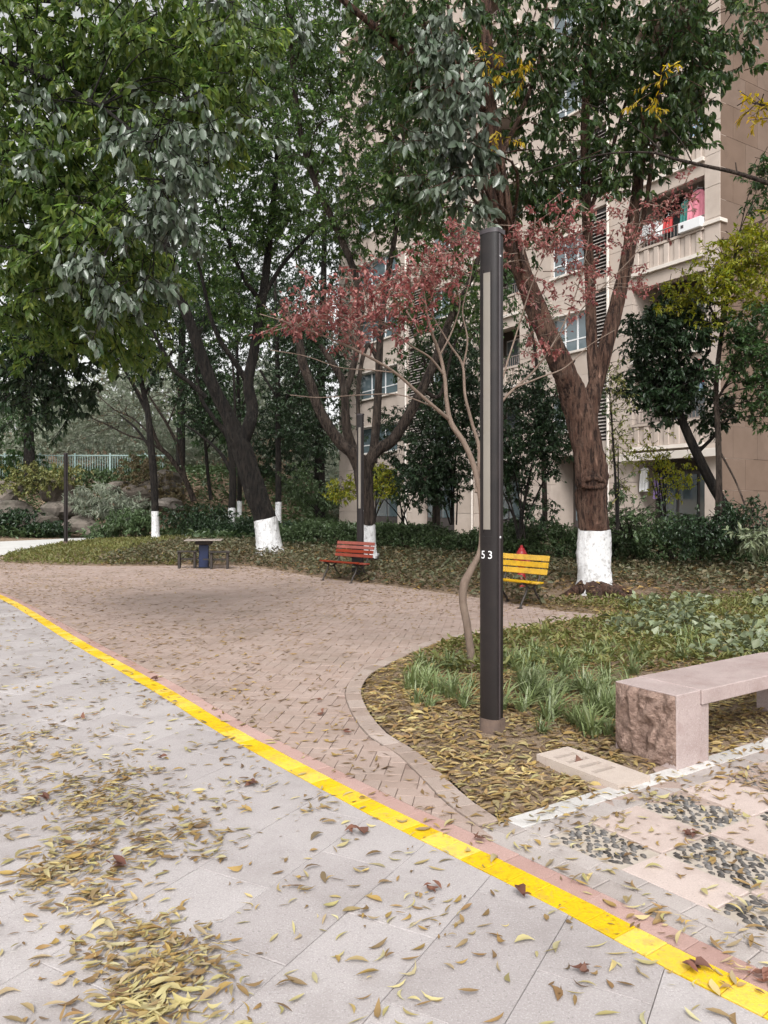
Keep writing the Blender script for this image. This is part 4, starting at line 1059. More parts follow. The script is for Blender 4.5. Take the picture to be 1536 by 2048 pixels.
tree('thorny_branch_tree', 'tree outside the right edge reaching in with one long bare branch',
     [[(1830, 1330, 7.6, .14), (1820, 1000, 7.6, .12), (1790, 700, 7.7, .10), (1740, 480, 7.8, .07), (1700, 300, 7.9, .05), (1660, 100, 8, .03)],
      [(1752, 520, 7.8, .045), (1640, 400, 7.9, .030), (1536, 366, 8.0, .024), (1470, 345, 8.0, .021), (1410, 332, 8.0, .019), (1350, 318, 8.1, .016), (1300, 305, 8.1, .013), (1210, 308, 8.2, .010), (1120, 330, 8.2, .008), (1040, 355, 8.2, .005)],
      [(1474, 347, 8.0, .010), (1471, 325, 8.0, .006)], [(1330, 312, 8.1, .008), (1290, 270, 8.2, .006), (1220, 225, 8.2, .004), (1150, 200, 8.2, .003)], [(1385, 326, 8.0, .008), (1360, 280, 8.1, .006), (1310, 225, 8.1, .004)],
      [(1720, 380, 7.9, .03), (1620, 260, 7.9, .02), (1540, 215, 8, .012), (1500, 205, 8, .006)]],
     [(1515, 215, 8.0, 35, 35, 0.3, 7), (1560, 190, 8.0, 40, 40, 0.3, 8), (1310, 175, 8.1, 30, 20, 0.2, 2)],
     'bark_grey', 'leaf_gold', seed=32, n_leaf=14, twig=0.28, L=0.085, W=0.28, hi=True, conn=8, conn_r=0.006, droop=0.2)

bg('slim_tree', 'thin-leaved green tree in front of the building between the forked tree and the near lamp',
   [[(872, 1050, 22, .12), (874, 950, 22, .10), (880, 820, 22, .09), (892, 700, 22, .07), (905, 580, 22, .04)], [(880, 800, 22, .05), (840, 700, 22, .04), (810, 620, 22, .03)], [(885, 760, 22, .05), (940, 680, 22, .04), (990, 610, 22, .03)]],
   [(880, 620, 22, 90, 80, 1.4, 40), (820, 560, 22, 70, 60, 1.2, 24), (960, 640, 22, 80, 90, 1.4, 40), (900, 740, 22, 80, 60, 1.2, 36), (1010, 540, 22, 60, 70, 1.2, 20), (820, 720, 22, 60, 60, 1, 24)], 'leaf_mid', None, 'bark_grey', L=0.12, seed=33, dens=1.5, twig=0.45)
bg('slim_tree', 'light green sapling seen through the fork of the big tree',
   [[(1090, 1050, 19, .07), (1088, 950, 19, .06), (1080, 820, 19, .05), (1070, 700, 19, .04), (1050, 600, 19, .02)], [(1082, 850, 19, .03), (1120, 770, 19, .025), (1150, 720, 19, .02)]],
   [(1060, 660, 19, 60, 80, 1, 34), (1110, 770, 19, 60, 60, 1, 30), (1050, 780, 19, 50, 50, 1, 20), (1200, 820, 19, 30, 60, .8, 12)], 'leaf_mid', None, 'bark_grey', L=0.085, seed=34, dens=1.3, twig=0.4)

# --- shrubs and hedges
def shrub(name, label, bx, by, d, stems, blobs, leaf, L=0.07, n_leaf=14, twig=0.25, seed=40, bark='bark_dark', cat='shrub', group=None, **k):
    rng = np.random.default_rng(seed)
    limbs = []
    for q in range(stems):
        tx = bx + rng.normal(0, 1) * (blobs[0][3] * 0.55)
        ty = blobs[0][1] + rng.normal(0, 1) * blobs[0][4] * 0.4
        s = bx + rng.normal(0, 6)
        limbs.append([(s, by, d, .02), ((s * 2 + tx) / 3, by + (ty - by) * 0.4, d, .016), (tx, ty, d + rng.normal(0, 0.2), .008)])
    return tree(name, label, limbs, blobs, bark, leaf, seed=seed, n_leaf=n_leaf, twig=twig, L=L, conn=k.pop('conn', 18), dens=k.pop('dens', 1.8), conn_r=0.008, cat=cat, group=group, sides=6, **k)

shrub('shrub', 'tall dark multi-stemmed shrub behind the yellow bench and hydrant', 1040, 1078, 16.2, 9, [(1050, 880, 16.2, 85, 95, 0.8, 150), (1000, 920, 16.4, 50, 80, 0.6, 60), (1110, 860, 16.2, 50, 70, .6, 70), (1050, 1010, 16.5, 60, 45, .5, 30), (1060, 780, 16.6, 60, 50, .6, 50)], 'leaf_dark', 0.095, seed=41, dens=2.2)
shrub('shrub', 'dark rounded shrub between the forked tree and the near lamp', 900, 1050, 20, 8, [(890, 880, 20, 85, 130, 1.2, 260), (850, 960, 20, 70, 60, 1, 90), (930, 770, 20, 55, 80, 1, 100), (900, 690, 20.4, 60, 60, 1, 50)], 'leaf_dark', 0.11, seed=42, dens=2.4)
shrub('shrub', 'dull dark shrub beneath the building to the right of the red bench lamp', 810, 1050, 23, 6, [(800, 950, 23, 60, 60, 1, 70), (780, 860, 23, 50, 60, 1, 40)], 'leaf_dark', 0.12, seed=43)
shrub('shrub', 'pale yellow-green shrub behind the red bench lamp', 745, 1045, 21, 5, [(755, 965, 21, 50, 42, 0.8, 60), (690, 975, 21, 40, 32, 0.8, 36)], 'leaf_yellow', 0.10, seed=44)
shrub('shrub', 'loose yellowing shrub in front of the ground floor window right of the big tree', 1330, 1055, 17, 6, [(1340, 950, 17, 55, 60, 0.7, 46), (1300, 900, 17, 50, 50, .6, 20)], 'leaf_yellow', 0.085, seed=45, n_leaf=10)
shrub('climber', 'thin creeper with sparse yellow-green leaves beside the big tree', 1235, 1060, 14, 4, [(1238, 860, 14, 25, 130, 0.4, 40), (1225, 760, 14, 30, 50, .4, 14)], 'leaf_lawn', 0.07, seed=46, n_leaf=9, cat='creeper')
shrub('shrub', 'drooping grey-green shrub at the foot of the big tree, right of its trunk', 1260, 1075, 15.5, 8, [(1270, 1040, 15.5, 60, 30, 0.6, 60), (1240, 990, 15.5, 25, 50, .4, 14)], 'leaf_hedge', 0.085, seed=47)
shrub('shrub', 'broad-leaved pale green plant at the right edge beside the leaning shrub', 1525, 1100, 13, 5, [(1520, 1075, 13, 40, 25, 0.5, 40)], 'leaf_ivyblue', 0.16, seed=48, n_leaf=8, W=0.3)
shrub('shrub', 'dark low shrub spreading under the leaning shrub at the right', 1420, 1095, 14.6, 8, [(1400, 1060, 14.6, 90, 36, 0.7, 110), (1480, 1040, 14.6, 60, 50, .7, 60)], 'leaf_dark', 0.09, seed=49)
shrub('shrub', 'round dark clipped shrub between the slim trees on the far lawn', 395, 1062, 31, 6, [(400, 1035, 31, 80, 30, 1, 110)], 'leaf_dark', 0.14, seed=50)
shrub('shrub', 'fountain-like pale strappy shrub on the rockery right of the far lamp', 205, 1040, 35, 7, [(195, 1000, 35, 60, 35, 1, 70), (250, 1020, 35, 60, 30, 1, 70)], 'leaf_pale', 0.28, seed=51, W=0.16, n_leaf=16, droop=0.5)
shrub('shrub', 'dark broad-leaved shrub at the path edge below the rockery', 265, 1070, 33, 7, [(265, 1040, 33, 60, 25, 1, 80), (210, 1062, 33.5, 40, 12, .6, 30)], 'leaf_hedge', 0.22, seed=52, W=0.3)
shrub('shrub', 'yellow-green shrub on top of the rockery at the far left', 70, 970, 36, 7, [(60, 955, 36, 80, 35, 1, 90), (130, 950, 36, 50, 25, 1, 30)], 'leaf_lawn', 0.17, seed=53)
shrub('shrub', 'dark ferny shrub against the lower rockery at the far left edge', 40, 1068, 34.5, 7, [(30, 1040, 34.5, 70, 28, .8, 90), (100, 1055, 34.5, 50, 18, .8, 50)], 'leaf_dark', 0.17, seed=54)
shrub('shrub', 'leafy green shrub against the fence at the far left edge', 30, 985, 41, 6, [(20, 930, 41, 80, 45, 1.2, 90), (110, 950, 41, 40, 25, 1, 30)], 'leaf_mid', 0.2, seed=57)
shrub('shrub', 'pale green bushy shrub leaning over the fence behind the slim tree', 230, 975, 44.5, 6, [(250, 905, 44.5, 80, 45, 1.2, 70), (170, 890, 45, 60, 30, 1, 30)], 'leaf_pale', 0.2, seed=58)
shrub('shrub', 'mid green shrub in front of the fence right of the far lamp', 190, 985, 41.5, 6, [(200, 955, 41.5, 70, 22, 1.0, 60), (290, 930, 42, 50, 35, 1, 50)], 'leaf_hedge', 0.18, seed=59)
shrub('shrub', 'olive bushy shrub on the slope right of the fence', 290, 985, 38, 7, [(290, 945, 38, 60, 45, 1.2, 90), (350, 985, 38, 50, 30, 1, 40)], 'leaf_brownish', 0.16, seed=55)
shrub('shrub', 'small pale shrub beyond the hedge left of the forked tree', 640, 1035, 30, 6, [(640, 990, 30, 50, 35, 1, 70), (600, 960, 30, 40, 40, 1, 40)], 'leaf_hedge', 0.14, seed=56)

def hedge(label, pts, h, wd, n, leaf, L, seed):
    """clipped hedge along pts: (x, y) of its centre line"""
    rng = np.random.default_rng(seed)
    s = spline(np.array(pts, float), 12)
    k = rng.integers(0, len(s) - 1, n); f = rng.random((n, 1))
    c = s[k] * (1 - f) + s[k + 1] * f
    t = unit(s[k + 1] - s[k]); nr = np.stack([-t[:, 1], t[:, 0]], 1)
    a = rng.uniform(0, math.pi, n)
    rr = 0.75 + 0.3 * rng.random(n)
    wob = 1 + 0.13 * np.sin(c[:, 0] * 2.3) + 0.08 * np.sin(c[:, 0] * 5.1 + 1)
    xy = c + nr * (np.cos(a) * wd / 2 * rr)[:, None]
    z = hgt(xy[:, 0], xy[:, 1]) + np.abs(np.sin(a)) ** 0.6 * h * rr * wob * rng.uniform(0.75, 1.0, n)
    (V, F), (TV, TF) = clusters_np(np.stack([xy[:, 0], xy[:, 1], z], 1), rng, 10, 0.14, L, 0.5, 0.0, False, 0.9, -0.3)
    b = np.array((*s[0], 0.1))
    root = empty('hedge', tuple(b)); tag(root, label, 'hedge')
    tag(link('foliage', mesh_np('foliage', V - b, [F]), M[leaf], root), kind='stuff')
    # branching stems inside
    parts = [(TV, TF)]
    for q in range(0, len(s), 1):
        for r in range(2):
            p = np.array((*(s[q] + rng.normal(0, wd * 0.15, 2)), 0.0))
            top = p + np.array((*rng.normal(0, 0.12, 2), h * 0.75))
            sp = spline(np.array([p, (p + top) / 2 + rng.normal(0, 0.05, 3), top]), 3)
            parts.append(tube_np(sp, np.linspace(0.015, 0.006, len(sp)), 4))
    Vm, Fm = merge(parts)
    tag(link('stems', mesh_np('stems', Vm - b, Fm), M['bark_dark'], root), kind='stuff')

hedge('long clipped green hedge in front of the building left of the near lamp', [(-3.4, 24.6), (-1.0, 22.8), (1.5, 20.8), (3.4, 18.6)], 0.8, 1.2, 2600, 'leaf_hedge', 0.085, 60)
hedge('green hedge in front of the ground floor windows right of the big tree', [(2.6, 18.0), (4.6, 17.0), (6.4, 16.4), (8.4, 15.6)], 0.95, 1.2, 2400, 'leaf_hedge', 0.08, 61)
hedge('low dark hedge at the back of the far lawn', [(-7.4, 30.5), (-5.0, 28.5), (-2.8, 26.6)], 0.8, 1.1, 1500, 'leaf_dark', 0.10, 62)

# --- the far wooded slope behind the fence
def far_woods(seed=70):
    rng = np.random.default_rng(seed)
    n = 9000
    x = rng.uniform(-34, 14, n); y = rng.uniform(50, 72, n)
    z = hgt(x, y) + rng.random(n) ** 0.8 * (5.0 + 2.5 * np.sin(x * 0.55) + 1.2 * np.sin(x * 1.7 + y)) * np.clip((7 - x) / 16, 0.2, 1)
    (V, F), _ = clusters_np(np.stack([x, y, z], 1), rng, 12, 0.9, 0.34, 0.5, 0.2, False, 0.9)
    tag(link('far_woods', mesh_np('far_woods', V, [F]), M['leaf_pale']), 'pale hazy woodland on the slope beyond the fence', 'woodland', kind='stuff')  # no haze in the air: it is put into the pale leaf colour
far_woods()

# ------------------------------------------------------------------ street furniture
def text_mesh(s, size):
    cu = bpy.data.curves.new('number', 'FONT')
    cu.body = s; cu.size = size; cu.extrude = 0.0006
    cu.align_x = 'CENTER'; cu.align_y = 'CENTER'
    o = bpy.data.objects.new('tmp', cu); COL.objects.link(o)
    bpy.context.view_layer.update()
    me = bpy.data.meshes.new_from_object(o.evaluated_get(bpy.context.evaluated_depsgraph_get()))
    bpy.data.objects.remove(o)
    return me

def lamp(label, x, y, z, h, rz, number=None):
    """D-shaped post: bowed front, flat sides, frosted strip let into the bow"""
    root = empty('street_lamp', (x, y, z), rz); tag(root, label, 'lamp', 'garden lamps')
    R, dep = 0.068, 0.07
    arc = [(math.cos(a) * R, -math.sin(a) * R * 0.72) for a in np.linspace(math.pi, 0, 17)]   # front bows to -y
    arc = [(-px_, py_) for px_, py_ in arc][::-1]
    def sect(a0, a1, off=0.0, n=9):
        return [(math.cos(a) * (R + off), math.sin(a) * (R * 0.5 + off)) for a in np.linspace(a0, a1, n)]
    front = sect(math.pi, 2 * math.pi, 0, 17)
    MB().prism(front, -0.25, h - 0.03).build('post_front', M['lamp_metal'], root)
    # side rails: pale aluminium-like channel behind the bow
    MB().bbox(-R - 0.004, R + 0.004, 0.0015, 0.022, -0.25, h - 0.032, 0.003).build('post_rail', M['lamp_side'], root)
    MB().bbox(-R + 0.004, R - 0.004, 0.0235, dep, -0.25, h - 0.034, 0.006).build('post_back', M['lamp_metal'], root)
    cap = MB()
    cap.prism([(a * 1.06, b * 1.06) for a, b in front] + [(R * 1.06, dep + 0.004), (-R * 1.06, dep + 0.004)], h - 0.029, h)
    cap.build('cap', M['lamp_side'], root)
    a0, a1 = math.radians(270 - 21), math.radians(270 + 21)
    z0, z1 = h * 0.41, h * 0.913
    outer = sect(a0, a1, 0.003, 9); inner_ = sect(a1, a0, -0.004, 9)
    MB().prism(outer + inner_, z0, z1).build('light_panel', M['diffuser'], root, False)
    for e0, e1 in ((a0 - 0.09, a0 - 0.005), (a1 + 0.005, a1 + 0.09)):
        MB().prism(sect(e0, e1, 0.005, 3) + sect(e1, e0, -0.004, 3), z0 - 0.02, z1 + 0.02).build('panel_trim', M['lamp_metal'], root)
    MB().prism(sect(a0 - 0.3, a1 + 0.3, 0.003, 13) + sect(a1 + 0.3, a0 - 0.3, -0.004, 13), z0 - 0.09, z0 - 0.045).build('service_band', M['lamp_metal'], root)
    # muddy foot
    MB().prism(sect(math.pi, 2 * math.pi, 0.0022, 17) + [(R + 0.0065, 0.0), (R + 0.0065, dep + 0.003), (-R - 0.0065, dep + 0.003), (-R - 0.0065, 0.0)], -0.2, 0.125).build('muddy_foot', M['lamp_dirt'], root)
    for zz in (h * 0.945, h * 0.395):
        mb = MB(); mb.tube([(R + 0.003, 0.011, zz), (R + 0.008, 0.011, zz)], 0.007, 8)
        mb.build('screw', M['frame_white'], root)
    if number:
        for k, ch in enumerate(number):
            me = text_mesh(ch, 0.072)
            o = link('numeral', me, M['white_paint'], root)
            aa = math.radians(270 - 2 + (k - 0.5) * 44)
            o.location = (math.cos(aa) * (R + 0.0012), math.sin(aa) * (R * 0.5 + 0.0012), z0 - 0.165)
            nx, ny = math.cos(aa) * 0.5, math.sin(aa)
            o.rotation_euler = (math.radians(90), 0, math.atan2(ny, nx) + math.radians(90))
    return root

lx, ly = G(979, 1458)
ly = 4.96; lx = (979 - 768) / F_PX * ly
lamp('tall black lamp numbered 53 standing in the near bed', lx, ly, 0.0, 3.275, math.radians(-38), '53')
p2 = P(720, 1110, 16.0)
lamp('black lamp with a pale strip behind the red bench', p2[0], p2[1], 0.06, 3.34, math.radians(-16))
p3 = P(133, 1090, 28.0)
lamp('distant black lamp beside the far path at the left', p3[0], p3[1], 0.05, 3.34, math.radians(150))
# black control box at the foot of the second lamp
bx = MB().bbox(-0.10, 0.10, -0.09, 0.05, 0, 0.62, 0.01).bbox(-0.11, 0.11, -0.10, 0.06, 0.62, 0.65, 0.006)
bo = bx.build('control_box', M['lamp_metal']); bo.location = (p2[0] - 0.06, p2[1] - 0.22, 0.07)
tag(bo, 'small black control box at the foot of the lamp behind the red bench', 'box')

def bench(label, cx, cy, rz, colr, nback, length=1.2):
    """slatted park bench on two cast iron ends; local +x along the bench, -y to the front"""
    root = empty('park_bench', (cx, cy, 0.0), rz); root.scale = (0.9, 0.9, 0.88); tag(root, label, 'bench', 'slatted park benches')
    hl = length / 2
    for k in range(4):                         # seat slats, dished a little
        y0 = -0.30 + k * 0.105
        z0 = 0.425 - 0.012 * k - (0.012 if k in (1, 2) else 0)
        o = MB().bbox(-hl, hl, y0, y0 + 0.088, z0, z0 + 0.03, 0.005).build('seat_slat', M[colr], root)
    tilt = math.radians(14)
    hgt_s = 0.095 if nback == 3 else 0.072
    for k in range(nback):
        s0 = 0.10 + k * (hgt_s + 0.022)
        o = MB().bbox(-hl, hl, -0.014, 0.014, 0, hgt_s, 0.005).build('back_slat', M[colr], root)
        o.location = (0, 0.145 + math.sin(tilt) * s0, 0.43 + math.cos(tilt) * s0)
        o.rotation_euler = (-tilt, 0, 0)
    for sx in (-1, 1):
        x = sx * (hl - 0.14)
        fr = MB()
        def bar(pts, r=0.019):
            sp = spline(np.array([(x, a, b) for a, b in pts]), 5)
            fr.tube(sp, np.full(len(sp), r), 8)
        bar([(-0.27, 0.415), (-0.16, 0.36), (-0.19, 0.24), (-0.27, 0.12), (-0.33, 0.0)])      # front leg
        bar([(0.10, 0.385), (0.02, 0.33), (0.07, 0.22), (0.17, 0.10), (0.23, 0.0)])           # rear leg
        bar([(-0.16, 0.36), (-0.07, 0.31), (0.02, 0.33)], 0.016)
        bar([(-0.29, 0.408), (-0.1, 0.392), (0.11, 0.376)], 0.016)
        bar([(0.10, 0.38), (0.155, 0.47), (0.185, 0.58), (0.245, 0.82)], 0.017)                # back upright
        fr.build('end_frame', M['iron'], root, True)
        ar = MB()
        sp = spline(np.array([(x, 0.20, 0.62), (x, 0.02, 0.63), (x, -0.20, 0.61), (x, -0.27, 0.53), (x, -0.24, 0.44)]), 5)
        ar.tube(sp, np.full(len(sp), 0.015), 8)
        if nback == 3: pass
        for yy in (-0.33, 0.23):
            f = MB().bbox(x - 0.03, x + 0.03, yy - 0.035, yy + 0.035, 0.0, 0.018, 0.004).build('foot', M['iron'], root)
    return root

eang = math.atan2(-0.77, 0.64)
bench('yellow slatted park bench partly hidden by the near lamp', 1.985, 11.58, eang, 'bench_yellow', 3, 1.02)
bench('red slatted park bench in front of the forked tree and second lamp', -0.72, 15.22, eang + 0.1, 'bench_red', 4, 1.2)

# --- steel chess table with fixed benches
tx, ty = G(408, 1136)
t = empty('chess_table', (tx, ty, 0), math.radians(8)); tag(t, 'dark chess table with blue post and fixed benches at the plaza edge', 'table')
MB().bbox(-0.43, 0.43, -0.36, 0.36, 0.655, 0.68, 0.008).build('table_top', M['table_top'], t)
MB().bbox(-0.11, 0.11, -0.11, 0.11, 0.02, 0.55, 0.01).build('post', M['blue_metal'], t)
MB().prism([(-0.11, -0.11), (0.11, -0.11), (0.11, 0.11), (-0.11, 0.11)], 0.551, 0.56).bbox(-0.2, 0.2, -0.18, 0.18, 0.561, 0.654, 0.03).build('top_bracket', M['iron'], t)
MB().bbox(-0.17, 0.17, -0.17, 0.17, 0.0, 0.019, 0.005).build('base_plate', M['iron'], t)
for sx in (-1, 1):
    for sy in (-0.34, 0.34):
        pass
    MB().bbox(sx * 0.63 - 0.24 * 1, sx * 0.63 + 0.0 + 0.02 if sx < 0 else sx * 0.63 + 0.02, -0.38, 0.38, 0.40, 0.43, 0.006).build('seat', M['table_top'], t) if False else None
    x0, x1 = (0.15, 0.64) if sx > 0 else (-0.62, -0.14)
    MB().bbox(x0, x1, -0.46 if sx > 0 else -0.16, -0.16 if sx > 0 else 0.14, 0.385, 0.415, 0.006).build('seat', M['iron'], t)
    yb = -0.31 if sx > 0 else -0.01
    for xl in (x0 + 0.05, x1 - 0.07):
        MB().bbox(xl - 0.028, xl + 0.028, yb - 0.10, yb + 0.10, 0.0, 0.384, 0.005).build('leg', M['iron'], t)
    MB().bbox(x0 + 0.08, x1 - 0.10, yb - 0.02, yb + 0.02, 0.20, 0.245, 0.004).build('rail', M['iron'], t)
    MB().bbox(min(0.0, sx * 0.2), max(0.0, sx * 0.2), -0.03 + (yb + 0.06 if sx > 0 else 0), 0.03 + (yb + 0.06 if sx > 0 else 0), 0.205, 0.24, 0.004).build('tie_bar', M['iron'], t)

# --- red hydrant behind the yellow bench
hp = P(1043, 1190, 13.6)
hyd = empty('fire_hydrant', (hp[0], hp[1], 0.03)); hyd.scale = (0.85, 0.85, 0.95); tag(hyd, 'red fire hydrant behind the yellow bench', 'hydrant')
def lathe(prof, sides=18):
    mb = MB(); vs = []; fs = []
    for r, z in prof:
        vs += [(r * math.cos(k / sides * 2 * math.pi), r * math.sin(k / sides * 2 * math.pi), z) for k in range(sides)]
    for i in range(len(prof) - 1):
        fs += [(i * sides + k, i * sides + (k + 1) % sides, (i + 1) * sides + (k + 1) % sides, (i + 1) * sides + k) for k in range(sides)]
    fs.append(tuple((len(prof) - 1) * sides + k for k in range(sides)))
    return mb.add(vs, fs)
lathe([(0.14, 0), (0.14, 0.03), (0.085, 0.04), (0.08, 0.45), (0.10, 0.50), (0.115, 0.54), (0.115, 0.58), (0.10, 0.60)]).build('barrel', M['hydrant'], hyd, True)
lathe([(0.115, 0.601), (0.12, 0.63), (0.095, 0.68), (0.07, 0.715), (0.06, 0.72), (0.06, 0.75), (0.03, 0.752), (0.03, 0.80), (0.0, 0.80)]).build('bonnet', M['hydrant'], hyd, True)
for a in (math.radians(200), math.radians(-20), math.radians(270)):
    mb = MB(); d = np.array((math.cos(a), math.sin(a), 0))
    mb.tube([d * 0.07 + np.array((0, 0, 0.50)), d * 0.15 + np.array((0, 0, 0.50))], 0.045, 10)
    mb.tube([d * 0.15 + np.array((0, 0, 0.50)), d * 0.18 + np.array((0, 0, 0.50))], 0.055, 8)
    mb.build('outlet', M['hydrant'], hyd)

# --- granite bench
fb = np.array((1.644, 4.335))
sb = empty('stone_bench', (fb[0], fb[1], 0.0), UA); tag(sb, 'pink granite bench with a rough-hewn end block at the right edge', 'bench')
W_, LB, HB = 0.43, 0.32, 0.425
def block(x0, x1, rough_left, name):
    """end block with a ledge for the seat; its outer face is split stone"""
    mb = MB()
    led = 0.085
    if rough_left:
        mb.bbox(x0 + 0.012, x0 + 0.235, 0, W_, -0.12, HB, 0.004)
        mb.bbox(x0 + 0.2355, x1, 0.002, W_ - 0.002, -0.12, HB - led - 0.003, 0.004)
    else:
        mb.bbox(x1 - 0.235, x1, 0, W_, -0.12, HB, 0.004)
        mb.bbox(x0, x1 - 0.2355, 0.002, W_ - 0.002, -0.12, HB - led - 0.003, 0.004)
    o = mb.build(name, M['bench_stone'], sb)
    return o
blk = block(0, LB, True, 'end_block')
block(1.55, 1.55 + LB, False, 'end_block')
MB().bbox(0.238, 1.63, -0.012, W_ + 0.004, HB - 0.085, HB + 0.002, 0.004).build('seat_slab', M['bench_stone'], sb)
# split face: a grid pushed out unevenly in sloping flakes
ny, nz = 40, 38
yy, zz = np.meshgrid(np.linspace(0.004, W_ - 0.004, ny), np.linspace(-0.06, HB - 0.006, nz))
rg = np.random.default_rng(5)
dx = np.zeros_like(yy)
for k in range(26):                          # facets: planes at random tilt, the outermost wins in patches
    cy_, cz_ = rg.uniform(0, W_), rg.uniform(-0.02, HB)
    a = rg.normal(0.5, 0.35)
    u_ = (yy - cy_) * math.cos(a) + (zz - cz_) * math.sin(a)
    dx = np.maximum(dx, 0.034 * rg.uniform(0.5, 1.2) - np.abs(u_) * rg.uniform(0.25, 0.7) - np.abs((yy - cy_) * math.sin(a) - (zz - cz_) * math.cos(a)) * rg.uniform(0.05, 0.25))
dx = dx * 1.5 + rg.normal(0, 0.003, dx.shape)
edge = np.minimum(np.minimum(yy / 0.03, (W_ - yy) / 0.03), np.minimum((HB - zz) / 0.03, 1))
dx = dx * np.clip(edge, 0, 1)
dx -= 0.05 * sstep((0.06 - zz + 0.10 * (yy - 0.25)) / 0.1) * (0.6 + 0.4 * np.sin(yy * 23))      # undercut foot
Vv3 = np.stack([0.010 - dx, yy, zz], -1).reshape(-1, 3)
ix = np.arange(ny * nz).reshape(nz, ny)
q4 = np.stack([ix[:-1, :-1], ix[1:, :-1], ix[1:, 1:], ix[:-1, 1:]], -1).reshape(-1, 4)
rf = link('split_face', mesh_np('split_face', Vv3, [q4]), M['bench_rough'], blk)
rf['label'] = 'rough split stone face'

# --- drain cover with four slots
dc = (np.array(G(1073, 1520)) + np.array(G(1300, 1562))) / 2
dr = empty('drain_cover', (dc[0], dc[1], -0.022), math.radians(-57)); tag(dr, 'pinkish concrete drain cover with four slots beside the stone bench', 'drain cover')
lx0, lx1, wy = -0.30, 0.30, 0.13
slots = [(-0.19 + k * 0.095) for k in range(4)]
mb = MB()
xs_ = [lx0] + [v for s_ in slots for v in (s_ - 0.018, s_ + 0.018)] + [lx1]
mb.box(lx0, lx1, -wy, -0.09, -0.03, 0.055).box(lx0, lx1, 0.075, wy, -0.03, 0.055)
for k in range(0, len(xs_), 2):
    mb.box(xs_[k] + (0.0 if k else 0.0), xs_[k + 1], -0.09, 0.075, -0.03, 0.0545)
mb.build('cover', M['drain'], dr)
MB().box(lx0 + 0.01, lx1 - 0.01, -wy + 0.01, wy - 0.01, 0.012, 0.022).build('slot_shade_plate', M['iron'], dr)  # dark plate standing in for the shade down inside the slots

# ------------------------------------------------------------------ apartment building
BC = np.array((10.05, 23.0))
ba = math.atan2(-0.851, 0.525)
bld = empty('apartment_building', (BC[0], BC[1], 0.0), ba)
tag(bld, 'beige stone-clad apartment building with balconies behind the trees', 'building')
# local: x=0 at the near corner, facade runs to -x, +y goes into the building
ZL = [0.0] + [3.4 + 2.9 * k for k in range(9)]
ZTOP = ZL[-1] + 0.4
LEN = 24.0
core = MB().box(-LEN, -0.12, 1.7, 12, 0, ZTOP)
core.build('core_wall', M['interior'], bld)
def bx(name, mat, x0, x1, y0, y1, z0, z1, par=None, bev=0.0):
    mb = MB()
    if bev: mb.bbox(x0, x1, y0, y1, z0, z1, bev)
    else: mb.box(x0, x1, y0, y1, z0, z1)
    return mb.build(name, M[mat], par or bld)
# right-hand brown wall: courses of big panels
npan = 0
z = 0.0
row = 0
while z < 20:
    hgt_p = 0.97
    x = -0.1
    y0 = 0.0
    y = 0.02
    first = True
    while y < 7.6:
        wd = 0.62 if (first and row % 2) else 1.24
        first = False
        o = bx('panel', 'clad_brown', -0.118, 0.0, y + 0.006, min(y + wd, 7.7) - 0.006, z + 0.006, z + hgt_p - 0.006)
        y += wd
    z += hgt_p; row += 1
bx('wall_backing', 'clad_brown', -0.30, -0.1185, 0.03, 7.7, 0, ZTOP)
# piers of the facade: (x0, x1)
PIERS = [(-0.52, -0.002), (-4.35, -3.3), (-8.9, -7.15), (-13.2, -11.8), (-17.9, -17.0), (-24.0, -22.0)]
for (x0, x1) in PIERS:
    for k in range(len(ZL) - 1):
        z0, z1 = ZL[k], ZL[k + 1]
        n = 3
        for r in range(n):
            a, b = z0 + (z1 - z0) * r / n, z0 + (z1 - z0) * (r + 1) / n
            if x0 > -1 and abs(z0 - ZL[2]) < 0.1 and False: pass
            bx('panel', 'clad', x0, x1, 0.0 if x0 > -1 else 0.02, 0.3, a + 0.007, b - 0.007)
    bx('pier_core', 'clad', x0 + 0.01, x1 - 0.01, 0.301, 1.69, 0, ZTOP)
# corner capital at the second floor
bx('capital', 'ledge', -0.62, 0.06, -0.07, 0.29, ZL[3] + 0.78, ZL[3] + 0.9, None, 0.01)
